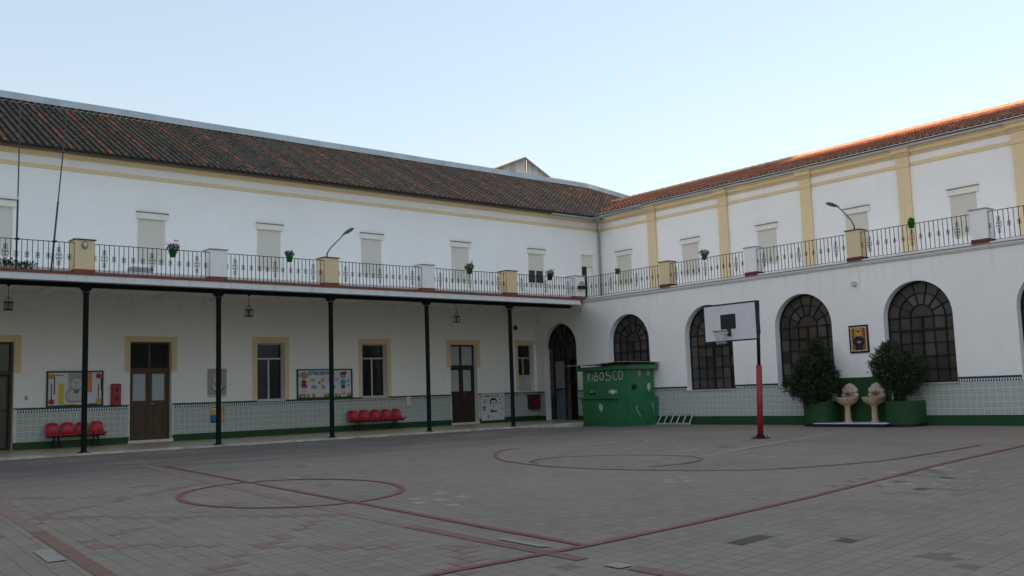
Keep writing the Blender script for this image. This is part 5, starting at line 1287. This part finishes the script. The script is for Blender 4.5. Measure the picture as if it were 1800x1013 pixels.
MB().prism([(-1.55,-4.44),(-1.93,-7.02),(-1.91,-7.10),(-1.74,-7.12),(-1.3,-4.44)], lambda a,b,d:(a,b,d), 1.13,1.19).build('counter','kiosk_green',KIO)
m_ = MB(); fz0,fz1 = 2.30,2.46
oo = [(-1.66,-4.50),(-1.86,-7.68),(-.03,-7.72),(-.03,-4.50)]
m_.prism(oo, lambda a,b,d:(a,b,d), fz0,fz1); m_.build('fascia_board','kiosk_green',KIO)
m_ = MB()
for q in ((-1.6,-4.6),(-1.7,-6.2),(-1.78,-7.55),(-.2,-7.6),(-.2,-4.6)): m_.box(q[0]-.04,q[0]+.04,q[1]-.05,q[1]+.05,2.46,2.55)
m_.box(-1.82,-1.74,-7.6,-6.4,2.46,2.53); m_.box(-1.70,-.1,-7.60,-7.50,2.46,2.55)
m_.build('roof_battens','dark_wood',KIO)
m_ = MB(); nX = 26; rn = random.Random(4)                              # corrugated, slightly sagging sheet
xs_ = [-2.02+(1.99)*k/8 for k in range(9)]; ys_ = [-4.18-(3.62)*k/nX for k in range(nX+1)]
for yy in ys_:
    for k,xx in enumerate(xs_): m_.v.append((xx-(yy+4.2)*.03*0, yy, 2.565+.012*(1 if int((yy+10)*20)%2 else -1)+(.03*sin((yy+4)*1.3))*(1-k/8)+ .015*(k/8)))
for j in range(nX):
    for k in range(8): q=j*9+k; m_.f.append((q,q+1,q+10,q+9)); m_.c.append(None)
ro = m_.build('roof_sheet','sheet_metal',KIO); md = ro.modifiers.new('t','SOLIDIFY'); md.thickness=.012
# front face frame of reference: from left end to corner
def frontU(a, z, l):     # a metres along upper front from the left end
    d = Vector((-1.72+1.50,-7.55+4.72,0)); L = d.length; d /= L; n = Vector((d.y,-d.x,0)); n = n if n.x < 0 else -n
    p = Vector((-1.50,-4.72,0))+d*a+n*l; return (p.x,p.y,z)
def frontL(a, z, l):
    t = (z-zs_[0])/(zs_[1]-zs_[0]); A1 = Vector((*lw0[0],0)).lerp(Vector((*lw1[0],0)),t); B1 = Vector((*lw0[1],0)).lerp(Vector((*lw1[1],0)),t); d = (B1-A1).normalized(); n = Vector((d.y,-d.x,0)); n = n if n.x<0 else -n
    p = A1+d*a+n*(l+.022); return (p.x,p.y,z)
def sideU(a, z, l): return (-1.72+a, -7.55+a*.03-l, z)
def sideL(a, z, l):
    t = (z-zs_[0])/(zs_[1]-zs_[0]); A1 = Vector((*lw0[1],0)).lerp(Vector((*lw1[1],0)),t); B1 = Vector((*lw0[2],0)).lerp(Vector((*lw1[2],0)),t); d = (B1-A1).normalized(); p = A1+d*a; return (p.x, p.y-l-.004, z)
def stroke(m_, pts, w_, fn, l=.006, c=None):
    for a,b in zip(pts[:-1],pts[1:]): m_.face([fn(p[0],p[1],l) for p in seg2(a,b,w_)], c)
    for a in pts[1:-1]: m_.face([fn(a[0]+w_/2*cos(t*pi/4),a[1]+w_/2*sin(t*pi/4),l+.0004) for t in range(8)], c)
def arc(cx,cz,rx_,rz_,a0,a1,n=14): return [(cx+rx_*cos(radians(a0+(a1-a0)*k/n)),cz+rz_*sin(radians(a0+(a1-a0)*k/n))) for k in range(n+1)]
LT = MB(); W = .032; lx = .34; H = .35; zb = 1.88
sg_ = []
sg_.append([(lx,zb+H),(lx+.02,zb)]); sg_.append([(lx+.16,zb+H*.9),(lx+.03,zb+H*.5),(lx+.19,zb+.02)])
sg_.append([(lx+.30,zb+H*.72),(lx+.32,zb+.02)])
sg_.append([(lx+.47,zb+H*.95),(lx+.46,zb)]); sg_.append([(lx+.44,zb+H)]+arc(lx+.50,zb+H*.77,.12,H*.23,90,-90)+arc(lx+.50,zb+H*.28,.17,H*.28,90,-90)+[(lx+.40,zb)])
sg_.append(arc(lx+.90,zb+H*.5,.115,H*.46,0,360,20))
sg_.append(arc(lx+1.30,zb+H*.80,.12,H*.22,30,250,10)+arc(lx+1.30,zb+H*.28,.15,H*.30,80,-150,12))
sg_.append(arc(lx+1.77,zb+H*.55,.16,H*.52,60,300,16))
sg_.append(arc(lx+2.08,zb+H*.55,.13,H*.50,0,360,20))
for grp in (sg_[0:2],sg_[2:3],sg_[3:5],sg_[5:6],sg_[6:7],sg_[7:8],sg_[8:9]):
    LT = MB()
    for s_ in grp: stroke(LT,s_,W,frontU)
    LT.build('painted_letter','ink_white',KIO)
dc = MB(); WH=(.60,.64,.66); BK=(.014,.012,.012)
def ell(fn,a,z,ra,rz_,c,l=.006,n=18,tip=0):
    dc.face([fn(a+ra*cos(2*pi*k/n),z+rz_*sin(2*pi*k/n)-(tip*rz_*.35 if abs(k/n-.75)<.01 else 0),l) for k in range(n)],c)
# hat, wrapped sweet
def flush(nm):
    global dc
    dc.build(nm,'printed',KIO); dc = MB()
dc.face([frontU(a,z,.006) for a,z in ((.36,1.30),(.85,1.30),(.85,1.345),(.74,1.36),(.72,1.40),(.50,1.40),(.47,1.36),(.36,1.345))],BK); ell(frontU,.56,1.42,.05,.045,WH,.007); ell(frontU,.60,1.42,.03,.04,(.6,.6,.6),.008)
flush('painted_hat'); ell(frontU,1.90,1.40,.15,.095,WH); dc.face([frontU(a,z,.006) for a,z in ((1.77,1.40),(1.66,1.48),(1.66,1.33))],WH); dc.face([frontU(a,z,.006) for a,z in ((2.03,1.40),(2.15,1.48),(2.15,1.33))],WH)
flush('painted_sweet')
def balloon(fn,a,z,ra,rz_,c,string=.25,sc=(.08,.18,.10)):
    if dc.v: flush('painted_balloon')
    dc.face([fn(a+ra*cos(2*pi*k/20)*(1-.25*max(0,-sin(2*pi*k/20))),z+rz_*sin(2*pi*k/20),.006) for k in range(20)],c)
    dc.face([fn(a,z-rz_*.95,.0065),fn(a+.035,z-rz_*1.18,.0065),fn(a-.035,z-rz_*1.18,.0065)],c)
    if string: stroke(dc,[(a,z-rz_*1.15),(a-.02,z-rz_*1.15-string)],.012,fn,.006,sc)
balloon(frontL,1.33,.76,.14,.17,(.42,.50,.55),.2)
balloon(sideU,.72,2.12,.095,.14,(.50,.26,.13),.0); balloon(sideU,1.27,1.56,.11,.16,(.50,.52,.60),.0); flush('painted_balloon'); ell(sideU,1.28,2.12,.11,.12,(.18,.26,.22)); ell(sideU,1.26,2.10,.05,.05,(.40,.45,.45),.007)
flush('painted_flower')
dc.face([sideU(a,z,.006) for a,z in ((.17,1.56),(.24,1.66),(.50,1.66),(.56,1.56),(.44,1.48),(.36,1.40),(.28,1.48))],BK); flush('painted_heart')
ell(sideL,1.42,.82,.085,.11,(.10,.30,.45)); stroke(dc,[(1.44,.70),(1.46,.45)],.022,sideL,.006,(.45,.47,.42)); flush('painted_lollipop')
stroke(dc,arc(.47,.70,.06,.06,150,0,6)+[(.60,.38)],.035,sideL,.006,(.55,.56,.50)) if False else stroke(dc,[(.66,.36),(.42,.70)]+arc(.47,.735,.055,.05,200,20,6),.032,sideL,.006,(.55,.56,.50))
flush('painted_cane')

# ------------------------------------------------------------------ ladder lying on its side against the wall
o = thing('ladder', (-.2,-8.6,0), 'aluminium ladder lying on its side between the kiosk and the basketball post', 'ladder')
MB().box(-.30,-.27,-9.50,-7.66,gz(-.3,-9)+.01,.075).build('rail','aluminium',o); MB().box(-.11,-.08,-9.50,-7.66,.36,.43).build('rail','aluminium',o)
for k in range(6):
    yy = -7.78-k*.33; MB().tube([(-.285,yy-.0,.07),(-.095,yy-.03,.37)],.024,6).build('rung','aluminium',o)
